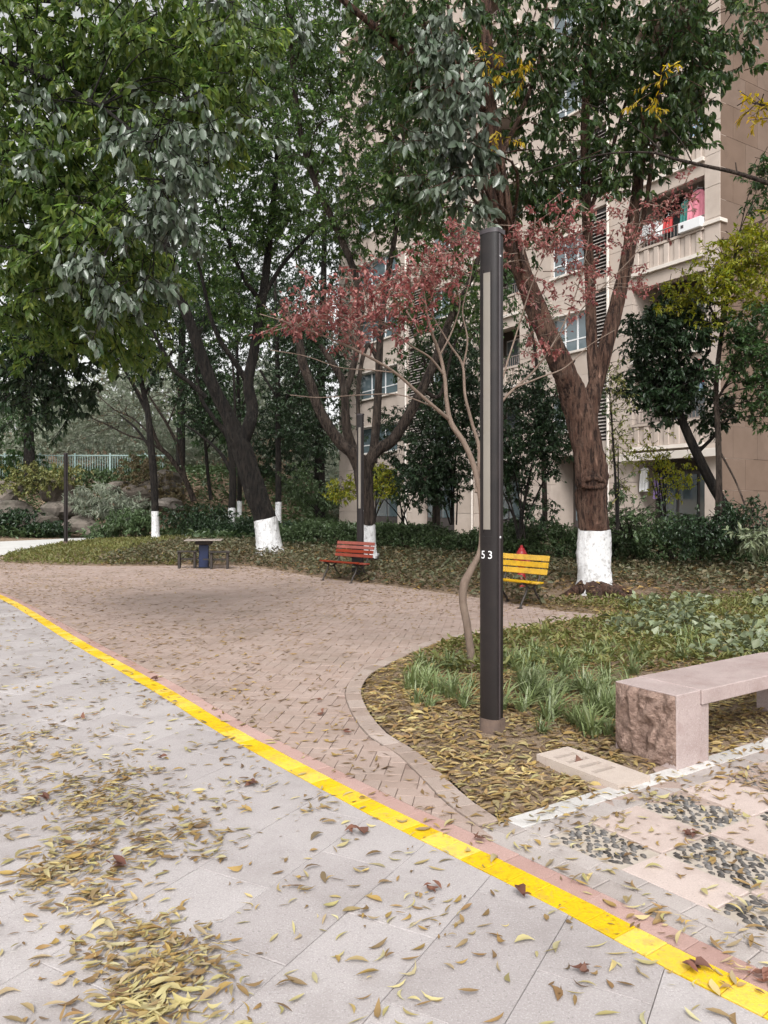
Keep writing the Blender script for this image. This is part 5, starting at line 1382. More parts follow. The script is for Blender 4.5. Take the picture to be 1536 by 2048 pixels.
# balcony bays and window bays
def railing(x0, x1, z, par=None):
    r = MB()
    r.tube([(x0, 0.12, z + 0.42), (x1, 0.12, z + 0.42)], 0.022, 6)
    r.tube([(x0, 0.12, z + 0.04), (x1, 0.12, z + 0.04)], 0.015, 6)
    o = r.build('railing', M['rail'], bld)
    n = int((x1 - x0) / 0.13)
    me = MB().box(-0.008, 0.008, 0.112, 0.128, z + 0.055, z + 0.40).mesh('baluster')
    me.materials.append(M['rail'])
    for k in range(1, n):
        b = link('baluster', me, None, o); b.location = (x0 + (x1 - x0) * k / n, 0, 0)
def balcony(x0, x1, k, ribs=True, glazed=True):
    z = ZL[k]
    zn = ZL[k + 1] if k + 1 < len(ZL) else z + 2.9
    bx('slab_edge', 'ledge', x0 - 0.02 + 0.022, x1 + 0.02 - 0.022, -0.10, 0.5, z - 0.10, z + 0.02)
    bx('balcony_floor', 'clad', x0 + 0.003, x1 - 0.003, 0.501, 1.69, z - 0.12, z + 0.01)
    bx('parapet', 'clad', x0 + 0.003, x1 - 0.003, 0.03, 0.2, z + 0.021, z + 0.70)
    bx('parapet_coping', 'clad', x0 + 0.003, x1 - 0.003, -0.05, 0.23, z + 0.701, z + 0.78)
    if ribs:
        n = max(4, int((x1 - x0) / 0.36))
        for q in range(n):
            c = x0 + (x1 - x0) * (q + 0.5) / n
            bx('rib', 'clad', c - 0.10, c + 0.10, -0.03, 0.029, z + 0.022, z + 0.699, None, 0.02)
    railing(x0 + 0.02, x1 - 0.02, z + 0.78)
    bx('beam', 'clad', x0 + 0.003, x1 - 0.003, 0.02, 0.35, zn - 0.52, zn - 0.105)
    if glazed:
        fr = bx('door_frame', 'frame_white', x0 + 0.3, x1 - 0.3, 1.6, 1.66, z + 0.02, zn - 0.55)
        n = 3
        wd = (x1 - x0 - 0.6) / n
        for q in range(n):
            bx('pane', 'glass', x0 + 0.3 + q * wd + 0.05, x0 + 0.3 + (q + 1) * wd - 0.05, 1.575, 1.599, z + 0.10, zn - 0.62, fr)
for xp in (-4.30, -11.86, -17.06):
    mb = MB(); mb.tube([(xp, -0.05, 0.2), (xp, -0.05, ZTOP)], 0.05, 8); mb.build('downpipe', M['ledge'], bld)
def window_bay(x0, x1, k):
    z = ZL[k]
    zn = ZL[k + 1] if k + 1 < len(ZL) else z + 2.9
    bx('spandrel', 'clad', x0 + 0.003, x1 - 0.003, 0.04, 0.3, z - 0.10, z + 0.75)
    bx('sill', 'ledge', x0 - 0.01 + 0.013, x1 + 0.01 - 0.013, -0.06, 0.28, z + 0.751, z + 0.83)
    bx('lintel', 'clad', x0 + 0.003, x1 - 0.003, 0.04, 0.3, zn - 0.62, zn - 0.105)
    bx('head_trim', 'ledge', x0 + 0.003, x1 - 0.003, -0.04, 0.25, zn - 0.69, zn - 0.621)
    fr = MB()
    zz0, zz1 = z + 0.831, zn - 0.691
    n = 3 if x1 - x0 > 1.6 else 2
    for q in range(n + 1):
        c = x0 + 0.005 + (x1 - x0 - 0.01) * q / n
        fr.box(max(x0 + 0.004, c - 0.03), min(x1 - 0.004, c + 0.03), 0.16, 0.22, zz0, zz1)
    fr.box(x0 + 0.005, x1 - 0.005, 0.165, 0.215, zz0 + 0.001, zz0 + 0.06); fr.box(x0 + 0.005, x1 - 0.005, 0.165, 0.215, zz1 - 0.06, zz1 - 0.001); fr.box(x0 + 0.005, x1 - 0.005, 0.168, 0.212, zz0 + 0.42, zz0 + 0.47)
    f = fr.build('window_frame', M['frame_white'], bld)
    for q in range(n):
        a = x0 + (x1 - x0) * q / n + 0.035; b = x0 + (x1 - x0) * (q + 1) / n - 0.035
        bx('pane', 'glass', a, b, 0.185, 0.195, zz0 + 0.475, zz1 - 0.065, f)
        bx('pane', 'glass', a, b, 0.185, 0.195, zz0 + 0.065, zz0 + 0.415, f)
    bx('curtain', 'cloth_white', x0 + 0.1, x0 + (x1 - x0) * 0.4, 0.5, 0.52, z + 0.3, zn - 0.4, f) if (k * 7 + int(-x0)) % 3 else None
def louvre_bay(x0, x1, k):
    z = ZL[k]
    zn = ZL[k + 1] if k + 1 < len(ZL) else z + 2.9
    lb = bx('louvre_back', 'frame_dark', x0 + 0.003, x1 - 0.003, 0.2, 0.3, z + 0.003, zn - 0.003)
    bx('spandrel', 'clad', x0 + 0.003, x1 - 0.003, 0.03, 0.199, z - 0.1, z + 0.35)
    me = MB().add([(x0 + 0.01, 0.06, 0), (x1 - 0.01, 0.06, 0), (x1 - 0.01, 0.17, 0.07), (x0 + 0.01, 0.17, 0.07), (x0 + 0.01, 0.06, 0.015), (x1 - 0.01, 0.06, 0.015), (x1 - 0.01, 0.17, 0.085), (x0 + 0.01, 0.17, 0.085)],
                  [(0, 3, 2, 1), (4, 5, 6, 7), (0, 1, 5, 4), (1, 2, 6, 5), (2, 3, 7, 6), (3, 0, 4, 7)]).mesh('slat')
    me.materials.append(M['louver'])
    zz = z + 0.42
    while zz < zn - 0.25:
        o = link('slat', me, None, lb); o.location = (0, 0, zz)
        zz += 0.125
for k in range(1, 9):
    balcony(-3.3, -0.52, k)
    window_bay(-7.15, -5.3, k)
    if k < 7: louvre_bay(-5.3, -4.35, k)
    else: bx('wall_infill', 'clad', -5.297, -4.353, 0.03, 0.3, ZL[k] - 0.1, ZL[k + 1] - 0.105 if k + 1 < len(ZL) else ZTOP)
    balcony(-11.8, -8.9, k, ribs=k < 5)
    window_bay(-15.0, -13.2, k)
    if k < 4: louvre_bay(-17.0, -15.0, k)
    else: bx('wall_infill', 'clad', -16.997, -15.003, 0.03, 0.3, ZL[k] - 0.1, ZL[k + 1] - 0.105 if k + 1 < len(ZL) else ZTOP)
    window_bay(-22.0, -17.9, k)
# ground floor: dark recesses, glazed, under a pale canopy ledge
for x0, x1 in ((-3.3, -0.52), (-7.15, -4.35), (-11.8, -8.9), (-17.0, -13.2), (-22.0, -17.9)):
    bx('ground_recess', 'interior', x0, x1, 1.2, 1.25, 0, 3.28)
    fr = bx('door_frame', 'frame_dark', x0 + 0.2, x1 - 0.2, 1.1, 1.19, 0.05, 2.6)
    for q in range(3):
        wd = (x1 - x0 - 0.4) / 3
        bx('pane', 'glass', x0 + 0.2 + q * wd + 0.06, x0 + 0.2 + (q + 1) * wd - 0.06, 1.07, 1.099, 0.9, 2.5, fr)
bx('canopy_ledge', 'ledge', -3.6, 0.12, -0.30, -0.101, ZL[1] - 0.45, ZL[1] - 0.2, None, 0.01)
bx('parapet_wall', 'ledge', -LEN, 0.05, -0.1, 0.4, ZTOP + 0.001, ZTOP + 0.9)

def on_bld(x, y, z):
    c, s = math.cos(ba), math.sin(ba)
    return (BC[0] + c * x - s * y, BC[1] + s * x + c * y, z)
def garment(name, label, cat, mat, x, z, wd, h, kind='dress'):
    """cloth hanging in soft folds from a hanger"""
    n, m_ = 17, 10
    V = []
    for j in range(m_):
        t_ = j / (m_ - 1)
        ww = wd * ((0.55 + 0.45 * min(1, t_ * 3)) if kind == 'dress' else 1.0) / 2 * (1 + 0.12 * t_)
        for i in range(n):
            u_ = i / (n - 1) * 2 - 1
            V.append((u_ * ww, 0.035 * math.sin(u_ * 9 + t_ * 1.5) * (0.3 + t_), -t_ * h - (0.06 * (abs(u_) ** 2) if j == 0 else 0)))
    ix = np.arange(n * m_).reshape(m_, n)
    q = np.stack([ix[:-1, :-1], ix[1:, :-1], ix[1:, 1:], ix[:-1, 1:]], -1).reshape(-1, 4)
    root = empty(name, on_bld(x, 0.32, z), ba); tag(root, label, cat)
    V = np.array(V)
    Vb = V.copy(); Vb[:, 1] += 0.03 + 0.02 * np.sin(V[:, 0] * 20)
    link('cloth', mesh_np('cloth', np.vstack([V, Vb]), [q, q[:, ::-1] + len(V)]), M[mat], root, True)
    mb = MB(); mb.tube([(-wd * 0.25, 0.015, 0.0), (0, 0.015, 0.06), (wd * 0.25, 0.015, 0.0)], 0.008, 5); mb.tube([(0, 0.015, 0.06), (0, 0.015, 0.14)], 0.005, 5)
    mb.build('hanger', M['frame_white'], root)
garment('hanging_dress', 'long pink dress hanging in the balcony beside the building corner', 'dress', 'cloth_pink', -1.0, 11.35, 0.66, 1.2)
garment('hanging_shirt', 'dark teal garment hanging left of the pink dress', 'shirt', 'cloth_teal', -1.45, 11.15, 0.30, 0.7, 'flat')
garment('hanging_shirt', 'red and white small garment hanging in the balcony of the pink dress', 'shirt', 'cloth_red', -2.1, 10.85, 0.34, 0.5, 'flat')
garment('hanging_shirt', 'white small garment hanging at the left of the pink dress balcony', 'shirt', 'cloth_white', -2.35, 10.75, 0.25, 0.4, 'flat')
garment('hanging_towel', 'white towel hanging in the ground floor opening by the big tree', 'towel', 'cloth_white', -3.05, 2.75, 0.32, 0.8, 'flat')
garment('hanging_towel', 'purple cloth hanging beside the white towel on the ground floor', 'cloth', 'cloth_purple', -2.5, 2.45, 0.3, 0.75, 'flat')
garment('hanging_towel', 'pale blue cloth hanging in the balcony above the pink dress', 'cloth', 'cloth_blue', -0.95, 13.5, 0.45, 0.75, 'flat')
garment('hanging_shirt', 'light blue cloth hanging in the lowest balcony behind the leaning shrub', 'shirt', 'cloth_blue', -0.8, 5.35, 0.25, 0.55, 'flat')
# red lantern
ln = empty('red_lantern', on_bld(-0.75, 0.25, 6.15), ba); tag(ln, 'red round lantern hanging in the lowest balcony behind the leaning shrub', 'lantern')
lathe([(0.06, -0.50), (0.14, -0.47), (0.23, -0.36), (0.26, -0.25), (0.23, -0.14), (0.14, -0.03), (0.06, 0.0)], 14).build('shade', M['hydrant'], ln, True)
lathe([(0.03, -0.85), (0.04, -0.6), (0.02, -0.501)], 8).build('tassel', M['hydrant'], ln)
lathe([(0.004, 0.001), (0.004, 0.16)], 5).build('cord', M['iron'], ln)
# air conditioner units
def ac(label, x, y, z, fan=True):
    r = empty('air_conditioner', on_bld(x, y, z), ba); tag(r, label, 'air conditioner')
    MB().bbox(-0.4, 0.4, -0.15, 0.15, 0, 0.55 if fan else 0.32, 0.015).build('casing', M['frame_white'], r)
    f = MB()
    for k in range(20):
        a0, a1 = k / 20 * 2 * math.pi, (k + 1) / 20 * 2 * math.pi
        for rr in (0.22, 0.14, 0.06):
            f.tube([(-0.1 + rr * math.cos(a0), -0.165, 0.275 + rr * math.sin(a0)), (-0.1 + rr * math.cos(a1), -0.165, 0.275 + rr * math.sin(a1))], 0.008, 4)
    if fan: f.build('fan_grille', M['frame_dark'], r)
    MB().bbox(-0.3, -0.2, -0.158, -0.151, 0.12, 0.22, 0.001).build('badge', M['frame_dark'], r)
ac('white air conditioner on the balcony wall left of the pink dress', -3.0, 0.55, 10.35)
ac('white unit standing at the end of the pink dress balcony railing', -0.95, -0.02, 9.985, False)
ac('white air conditioner on the balcony above the pink dress', -2.9, -0.02, 12.885)

# ------------------------------------------------------------------ rockery and fence at the far left
def rock(label, px, py, d, wx, hz_, dep, seed, mat='rock'):
    rg = np.random.default_rng(seed)
    bm = bmesh.new(); bmesh.ops.create_icosphere(bm, subdivisions=3, radius=1)
    ph = rg.uniform(0, 6, 6)
    for v in bm.verts:
        c = v.co.copy()
        f = 1 + 0.16 * math.sin(3 * c.x + ph[0]) + 0.13 * math.sin(4 * c.z + ph[1] + c.y * 2) + 0.09 * math.sin(7 * c.y + ph[2] + 3 * c.x) + rg.normal(0, 0.02)
        s = [math.copysign(abs(t_) ** 0.7, t_) for t_ in c]
        v.co = Vector((s[0] * wx * f, s[1] * dep * f, s[2] * hz_ * f))
    me = bpy.data.meshes.new('boulder'); bm.to_mesh(me); bm.free()
    o = link('boulder', me, M[mat]); p = P(px, py, d)
    o.location = p; o.rotation_euler = (rg.normal(0, 0.1), rg.normal(0, 0.1), rg.uniform(0, 6))
    tag(o, label, 'boulder', 'rockery boulders')
rock('big tan boulder of the rockery just left of the far lamp', 115, 985, 37.5, 0.75, 0.7, 0.7, 1)
rock('low tan boulder under the big one left of the far lamp', 120, 1022, 36.5, 0.8, 0.45, 0.7, 2)
rock('dark flat boulder at the far left edge of the rockery', 25, 1020, 36, 1.0, 0.45, 0.8, 3, 'rock_dark')
rock('grey boulder at the base of the rockery right of the far lamp', 160, 1050, 35.2, 0.65, 0.4, 0.6, 4)
rock('pale smooth boulder high on the slope above the slim tree', 285, 985, 38, 0.75, 0.5, 0.7, 5)
rock('low pale boulder to the right of the slim tree on the slope', 335, 1008, 37, 0.75, 0.3, 0.6, 6)
rock('dark boulder behind the bare tree', 335, 972, 39, 0.8, 0.7, 0.7, 7, 'rock_dark')
rock('brown boulder at the left end of the rockery top', 15, 985, 38, 0.7, 0.5, 0.7, 8)
rock('grey slab-like boulder between the strappy shrubs', 235, 975, 38.5, 0.8, 0.35, 0.6, 9)
rock('small grey boulder beside the path under the strappy shrub', 195, 1062, 34.6, 0.5, 0.3, 0.45, 10)
rock('dark wedge boulder low at the left edge by the path', 75, 1045, 35, 0.8, 0.4, 0.6, 11, 'rock_dark')
st = P(1236, 1213, 11.4)
o = None
rock('small pale stone among the roots of the big tree', 1236, 1216, 11.3, 0.09, 0.055, 0.08, 12)

fz0, fz1 = P(-60, 957, 43), P(330, 952, 43)
fn = empty('metal_fence', (fz0[0], 43.0, 0)); tag(fn, 'pale green railing fence on top of the rockery slope', 'fence')
fl = fz1[0] - fz0[0]; zb, zt = P(0, 962, 43)[2] - 0.25, P(0, 908, 43)[2]
for zz in (zb + 0.15, zt - 0.08):
    MB().box(0, fl, -0.025, 0.025, zz - 0.03, zz + 0.03).build('rail', M['fence'], fn)
me = MB().box(-0.014, 0.014, -0.0135, 0.0135, zb, zt - 0.13).mesh('picket'); me.materials.append(M['fence'])
me2 = MB().box(-0.05, 0.05, -0.05, 0.05, zb - 0.5, zt + 0.05).mesh('post'); me2.materials.append(M['fence'])
k = 0
while k * 0.14 < fl:
    if k % 14 == 0:
        o = link('post', me2, None, fn); o.location = (k * 0.14, 0, 0)
    else:
        o = link('picket', me, None, fn); o.location = (k * 0.14, 0, 0)
    k += 1

# ------------------------------------------------------------------ ground cover, tufts, fallen leaves
def region_pts(n, rng, xr, yr, test):
    x = rng.uniform(*xr, n * 3); y = rng.uniform(*yr, n * 3)
    p = np.stack([x, y], 1)
    p = p[np.abs(p[:, 0]) < p[:, 1] * 0.56 + 0.6]
    s = paved_sd(p)
    k = test(p, s)
    return p[k][:n], s[k][:n]

def cover(name, label, cat, pts, s, leaf, L, W, hlow, hhigh, seed, up=0.5, out=1.0):
    rng = np.random.default_rng(seed)
    z = hgt(pts[:, 0], pts[:, 1], s) + rng.uniform(hlow, hhigh, len(pts)) * np.clip(0.25 + s / 0.5, 0.25, 1)
    d = unit(np.concatenate([rng.normal(0, out, (len(pts), 2)), rng.normal(up, 0.45, (len(pts), 1))], 1))
    ll = L * rng.uniform(0.6, 1.3, len(pts))
    V, F = leaves_np(np.stack([pts[:, 0], pts[:, 1], z], 1), d, ll, ll * W, rng, False, 0.3, 1.2, 0.25)
    tag(link(name, mesh_np(name, V, [F]), M[leaf]), label, cat, kind='stuff')

rg = np.random.default_rng(80)
AX, AY = G(1205, 1234)
# behind the plaza
back = lambda p, s: (s > 0.06) & (p[:, 1] > 10.6 + 0.0 * p[:, 0]) & (p[:, 1] < 33) & ~((p[:, 0] < -7.2) & (p[:, 1] < 33)) & ~((p[:, 0] > AX - 0.5) & (p[:, 1] < 11.8))
p_, s_ = region_pts(52000, rg, (-12, 14), (10.6, 27), back)
k_ = np.hypot(p_[:, 0] - P(1190, 1200, D1)[0], p_[:, 1] - D1 + 0.35) > 0.95
p_, s_ = p_[k_], s_[k_]
cover('ivy', 'dull green and brown ground cover behind the benches', 'ground cover', p_, s_, 'leaf_ivy', 0.10, 0.55, 0.02, 0.26, 81, 0.25)
lawn = lambda p, s: (s > 0.03) & (p[:, 0] < -5.2) & (p[:, 1] > 19)
p_, s_ = region_pts(16000, rg, (-14, -5.2), (19, 34), lawn)
cover('lawn', 'short yellowish grass on the far lawn by the path', 'grass', p_, s_, 'leaf_lawn', 0.13, 0.22, 0.0, 0.05, 82, 0.9)
def blue_test(p, s):
    f = np.sin(p[:, 0] * 2.1 + 0.5) + np.sin(p[:, 1] * 2.7 + p[:, 0]) + np.sin(p[:, 0] * 5.3 - p[:, 1] * 3.1) * 0.6
    return (s > 0.5) & (p[:, 0] > 2.4 + 0.08 * (10 - p[:, 1])) & (p[:, 1] < 11.2) & (p[:, 1] > 6.9) & (f > -0.1) & (p[:, 0] > 0.33 * p[:, 1] - 0.35)
p_, s_ = region_pts(1900, rg, (2, 8), (6.8, 11.4), blue_test)
cover('ivy', 'blue-green broad-leaved ivy patch right of the big tree', 'ground cover', p_, s_, 'leaf_ivyblue', 0.105, 0.7, 0.02, 0.16, 83, 0.25)
near = lambda p, s: (s > 0.3) & (p[:, 1] > 6.6) & (p[:, 1] < 11.6) & (p[:, 0] > 0.1)
p_, s_ = region_pts(9000, rg, (-0.2, 9), (6.2, 11.6), near)
cover('ground_cover', 'low yellowish green weeds in the near bed behind the lamp', 'ground cover', p_, s_, 'leaf_lawn', 0.085, 0.3, 0.0, 0.10, 84, 0.8)
hillp = lambda p, s: (s > 0.4) & ((p[:, 0] < -2.5) & (p[:, 1] > 33.5) | (p[:, 0] > -7) & (p[:, 1] > 27))
p_, s_ = region_pts(34000, rg, (-30, 2), (27, 50), hillp)
cover('slope_plants', 'mixed green plants covering the rockery slope below the fence', 'ground cover', p_, s_, 'leaf_hedge', 0.28, 0.35, 0.0, 0.35, 85, 0.5)

# liriope tufts in the near bed
def tuft_mesh(seed, nb=34):
    rg2 = np.random.default_rng(seed)
    Vs, Fs, k0 = [], [], 0
    for b in range(nb):
        a = rg2.uniform(0, 6.28); L = rg2.uniform(0.16, 0.32); lean = rg2.uniform(0.25, 1.0); wd = rg2.uniform(0.005, 0.009)
        d = np.array((math.cos(a), math.sin(a), 0)); sd = np.array((-d[1], d[0], 0))
        o = np.array((*rg2.normal(0, 0.022, 2), 0))
        row = []
        for t_ in (0, 0.3, 0.6, 0.85, 1.0):
            p = o + d * (lean * L * (t_ ** 1.3)) + np.array((0, 0, L * (t_ - 0.62 * lean * t_ * t_)))
            ww = wd * (1 - t_ ** 3) + 0.0006
            row += [p - sd * ww, p + sd * ww + np.array((0, 0, 0.003))]
        Vs += row
        Fs += [(k0 + 2 * i, k0 + 2 * i + 1, k0 + 2 * i + 3, k0 + 2 * i + 2) for i in range(4)]
        k0 += 10
    me = bpy.data.meshes.new('grass_tuft'); me.from_pydata([tuple(v) for v in Vs], [], Fs); me.materials.append(M['leaf_grass'])
    return me
TUFT = [tuft_mesh(200 + k) for k in range(6)]
rg3 = np.random.default_rng(90)
tp = []
for (px, py, n, sx, sy) in ((1060, 1372, 14, 40, 22), (1130, 1410, 18, 50, 25), (1190, 1440, 18, 35, 28), (1215, 1395, 12, 25, 20), (1150, 1350, 12, 60, 14), (1040, 1420, 6, 22, 14), (1110, 1455, 6, 40, 10), (830, 1360, 9, 30, 16), (880, 1340, 8, 35, 12), (900, 1395, 8, 30, 14), (870, 1425, 4, 25, 8), (1270, 1330, 8, 70, 10), (1025, 1335, 6, 40, 10), (1380, 1300, 6, 60, 10), (845, 1395, 5, 20, 10)):
    for _ in range(n):
        tp.append(G(px + rg3.normal(0, sx), py + rg3.normal(0, sy)))
tp = np.array(tp)
sdt = paved_sd(tp)
for p, s in zip(tp, sdt):
    if s < 0.1 or rg3.random() < 0.18: continue
    lc = np.array((p - fb) @ np.stack([U, -Vv], 1))
    if -0.06 < lc[0] < 2 and -0.04 < lc[1] < 0.5: continue
    if np.hypot(p[0] - lx, p[1] - ly) < 0.13: continue
    o = link('grass_tuft', TUFT[rg3.integers(6)], None)
    o.location = (p[0], p[1], float(hgt(p[0], p[1])) - 0.005)
    o.rotation_euler = (0, 0, rg3.uniform(0, 6.28)); o.scale = (1, 1, 1) if False else tuple([rg3.uniform(0.5, 1.0)] * 3)
    where = 'left of the near lamp' if p[0] / p[1] < lx / ly - 0.01 else ('between the near lamp and the stone bench' if p[1] < 6.4 else 'behind the near lamp towards the ivy')
    tag(o, 'strappy green grass tuft in the bed ' + where, 'grass tuft', 'grass tufts ' + where)

# fallen leaves
def litter_np(pts, z, rng, L=0.075, W=0.27, hi=True, flat=0.2):
    """curled dry leaves lying about; pts (n,2), z (n,)"""
    n = len(pts)
    ll = L * np.clip(rng.normal(0.95, 0.32, n), 0.3, 1.45); ww = ll * W * rng.uniform(0.5, 1.35, n) / 2
    yaw = np.where(rng.random(n) < 0.5, rng.uniform(0, 6.283, n), rng.normal(0.5, 0.6, n) + np.pi * rng.integers(0, 2, n))
    d = np.stack([np.cos(yaw), np.sin(yaw), np.zeros(n)], 1); sd = np.stack([-np.sin(yaw), np.cos(yaw), np.zeros(n)], 1)
    roll = rng.normal(0, 0.22, n); pit = rng.normal(0, flat * 0.5, n)
    up = np.array((0, 0, 1.0)) + np.zeros((n, 3))
    sd2 = sd * np.cos(roll)[:, None] + up * np.sin(roll)[:, None]
    nr = np.cross(d, sd2)
    d2 = unit(d + up * pit[:, None])
    curl = rng.normal(0.03, 0.07, n)[:, None]; fold = rng.uniform(0.05, 0.7, n)[:, None]
    hook = rng.normal(0, 0.16, n)[:, None]
    ts = (0, 0.25, 0.5, 0.75, 1.0) if hi else (0, 0.5, 1.0)
    wp = (0.06, 0.85, 1.0, 0.62, 0.0) if hi else (0.05, 1.0, 0.0)
    rows = []
    for t_, w_ in zip(ts, wp):
        c = d2 * ((t_ - 0.5) * ll[:, None]) + nr * (curl * ll[:, None] * (4 * (t_ - 0.5) ** 2)) + sd2 * (hook * ll[:, None] * (t_ - 0.5) ** 2 * 4)
        e = ww[:, None] * w_
        rows.append(np.stack([c - sd2 * e + nr * e * fold, c, c + sd2 * e + nr * e * fold], 1))
    V = np.stack(rows, 1).reshape(n, -1, 3)
    V[:, :, 2] -= V[:, :, 2].min(1)[:, None]
    m = len(ts)
    F = []
    for r in range(m - 1):
        for c in (0, 1):
            F.append((r * 3 + c, r * 3 + c + 1, (r + 1) * 3 + c + 1, (r + 1) * 3 + c))
    V[:, :, 0] += pts[:, 0][:, None]; V[:, :, 1] += pts[:, 1][:, None]; V[:, :, 2] += z[:, None]
    return V, np.array(F)

def litter(name, label, pts, z, mat, seed, L=0.075, W=0.27, hi=True, flat=0.2):
    rng = np.random.default_rng(seed)
    V, F = litter_np(pts, z, rng, L, W, hi, flat)
    n, k = V.shape[:2]
    Fa = (np.arange(n)[:, None, None] * k + F[None]).reshape(-1, 4)
    tag(link(name, mesh_np(name, V.reshape(-1, 3), [Fa]), M[mat]), label, 'fallen leaves', kind='stuff')

rl = np.random.default_rng(95)
# drifts on the grey road: (px, py, spread x m, spread y m, count)
drift = [(30, 1470, .35, .40, 150), (60, 1540, .30, .25, 170), (100, 1500, .25, .25, 90), (150, 1575, .22, .16, 170), (210, 1610, .25, .12, 220), (300, 1615, .18, .10, 120), (40, 1600, .15, .08, 60), (180, 1665, .12, .10, 130), (150, 1730, .14, .08, 200), (100, 1745, .08, .05, 60), (240, 1720, .10, .08, 90),
         (170, 1830, .12, .08, 110), (230, 1870, .10, .06, 110), (280, 1900, .11, .06, 150), (270, 1945, .11, .05, 200), (330, 1960, .11, .06, 170), (260, 1995, .10, .05, 170), (400, 1930, .07, .05, 60), (300, 2035, .10, .05, 140), (400, 1985, .1, .06, 50), (230, 2040, .08, .03, 60),
         (400, 1680, .12, .06, 45), (350, 1660, .12, .08, 45), (410, 1715, .05, .03, 22), (290, 1560, .15, .12, 40), (120, 1400, .4, .4, 60), (30, 1380, .4, .5, 50), (490, 1570, .07, .05, 18), (640, 1610, .05, .05, 22), (600, 1770, .06, .03, 12), (880, 1660, .05, .06, 12), (860, 1790, .05, .05, 14), (880, 1860, .05, .04, 12), (1190, 1950, .06, .04, 8), (930, 1850, .05, .05, 12), (800, 2030, .06, .03, 10), (1440, 2030, .07, .05, 10), (720, 1820, .12, .06, 14), (410, 1450, .2, .1, 10), (480, 1480, .2, .2, 12)]
pts = []
for px, py, sx, sy, n in drift:
    c = np.array(G(px, py))
    n = int(n * (0.62 if py > 1850 else 1.0)); k_ = int(n * 0.7)
    sub_ = c + rl.normal(0, 1, (max(2, k_ // 9), 2)) * np.array((sx, sy * 1.5)) * 0.8
    pts.append(sub_[rl.integers(0, len(sub_), k_)] + rl.normal(0, 1, (k_, 2)) * 0.055)
    pts.append(c + rl.normal(0, 1, (int(n * 0.3), 2)) * np.array((sx, sy * 1.5)) * 1.5)
road_scatter = []
sc = np.stack([rl.uniform(-8, 3, 9000), 1.9 + 11 * rl.random(9000) ** 1.2], 1)
sc = sc[(np.abs(sc[:, 0]) < sc[:, 1] * 0.54 + 0.1) & (line_sd(sc) < -0.03)]
pts.append(sc[:1500])
strip_sc = np.stack([rl.uniform(-8, 3, 9000), 1.9 + 11 * rl.random(9000) ** 1.2], 1)
ls_ = line_sd(strip_sc)
pts.append(strip_sc[(np.abs(ls_) < 0.16)][:130])
# patio scatter
pp = np.stack([rl.uniform(0.3, 5, 6000), rl.uniform(1.9, 6.5, 6000)], 1)
pp = pp[(line_sd(pp) > 0.1) & (paved_sd(pp) < -0.02) & (((pp - CORNER) @ Vv) > 0.0) & (pp[:, 0] < pp[:, 1] * 0.56 + 0.2)]
pts.append(pp[:520])
for px, py, n in ((1130, 1600, 26), (1180, 1580, 20), (1290, 1600, 20), (1400, 1585, 16), (1100, 1640, 14), (1480, 1560, 14), (1300, 1850, 16), (1500, 1960, 16), (1200, 1660, 12), (1430, 1720, 10), (1350, 1840, 10)):
    pts.append(np.array(G(px, py)) + rl.normal(0, 0.07, (n, 2)))
pts = np.vstack(pts)
pts = pts[pts[:, 1] > 1.9]
sdp = paved_sd(pts)
pts = pts[sdp < 0.02]
dens = np.zeros(len(pts))
for a in range(0, len(pts), 500):
    dd = np.hypot(pts[a:a + 500, None, 0] - pts[None, :, 0], pts[a:a + 500, None, 1] - pts[None, :, 1])
    dens[a:a + 500] = (dd < 0.06).sum(1)
zz = 0.004 + rl.random(len(pts)) * np.minimum(0.002 * dens, 0.016)
dist = np.hypot(pts[:, 0], pts[:, 1]) + np.where(np.abs(pts[:, 0]) > pts[:, 1] * 0.49, 50, 0) + zz * -8
order = np.argsort(dist)
near_i, far_i = order[:300], order[300:]
for i in near_i:
    tone, mt_ = (('pale yellow', 'litter_pale'), ('dull golden', 'litter_bed'), ('dry brown', 'litter_brown'))[rl.choice(3, p=(0.45, 0.25, 0.3))]
    V, F = litter_np(pts[i:i + 1], zz[i:i + 1], rl, 0.060, 0.23)
    c = np.array((pts[i][0], pts[i][1], zz[i]))
    me = mesh_np('fallen_leaf', V[0] - c, [F])
    o = link('fallen_leaf', me, M[mt_]); o.location = c
    ld = line_sd(pts[i:i + 1])[0]
    where = 'foreground road slabs' if ld < -0.07 else ('foreground edge blocks' if ld < 0.17 else 'lower right patio')
    side = 'left' if pts[i][0] / pts[i][1] < -0.17 else ('right' if pts[i][0] / pts[i][1] > 0.17 else 'middle')
    tag(o, tone + ' fallen leaf on the ' + where + ', ' + side + ' third', 'fallen leaf', tone + ' leaves on the ' + where + ' ' + side)
pick = rl.random(len(far_i))
for lo, hi_, lab, mt, L_, W_f in ((0, 0.52, 'drifts of pale yellow fallen leaves on the grey road and patio', 'litter', 0.060, 0.24), (0.52, 0.80, 'brown fallen leaves mixed through the drifts on the grey road and patio', 'litter_brown', 0.056, 0.27), (0.80, 1.01, 'crumbled leaf fragments between the drifts on the grey road and patio', 'litter_brown', 0.03, 0.4)):
    sel = far_i[(pick >= lo) & (pick < hi_)]
    litter('fallen_leaves', lab, pts[sel], zz[sel], mt, 96 + int(lo * 100), L_, W_f)
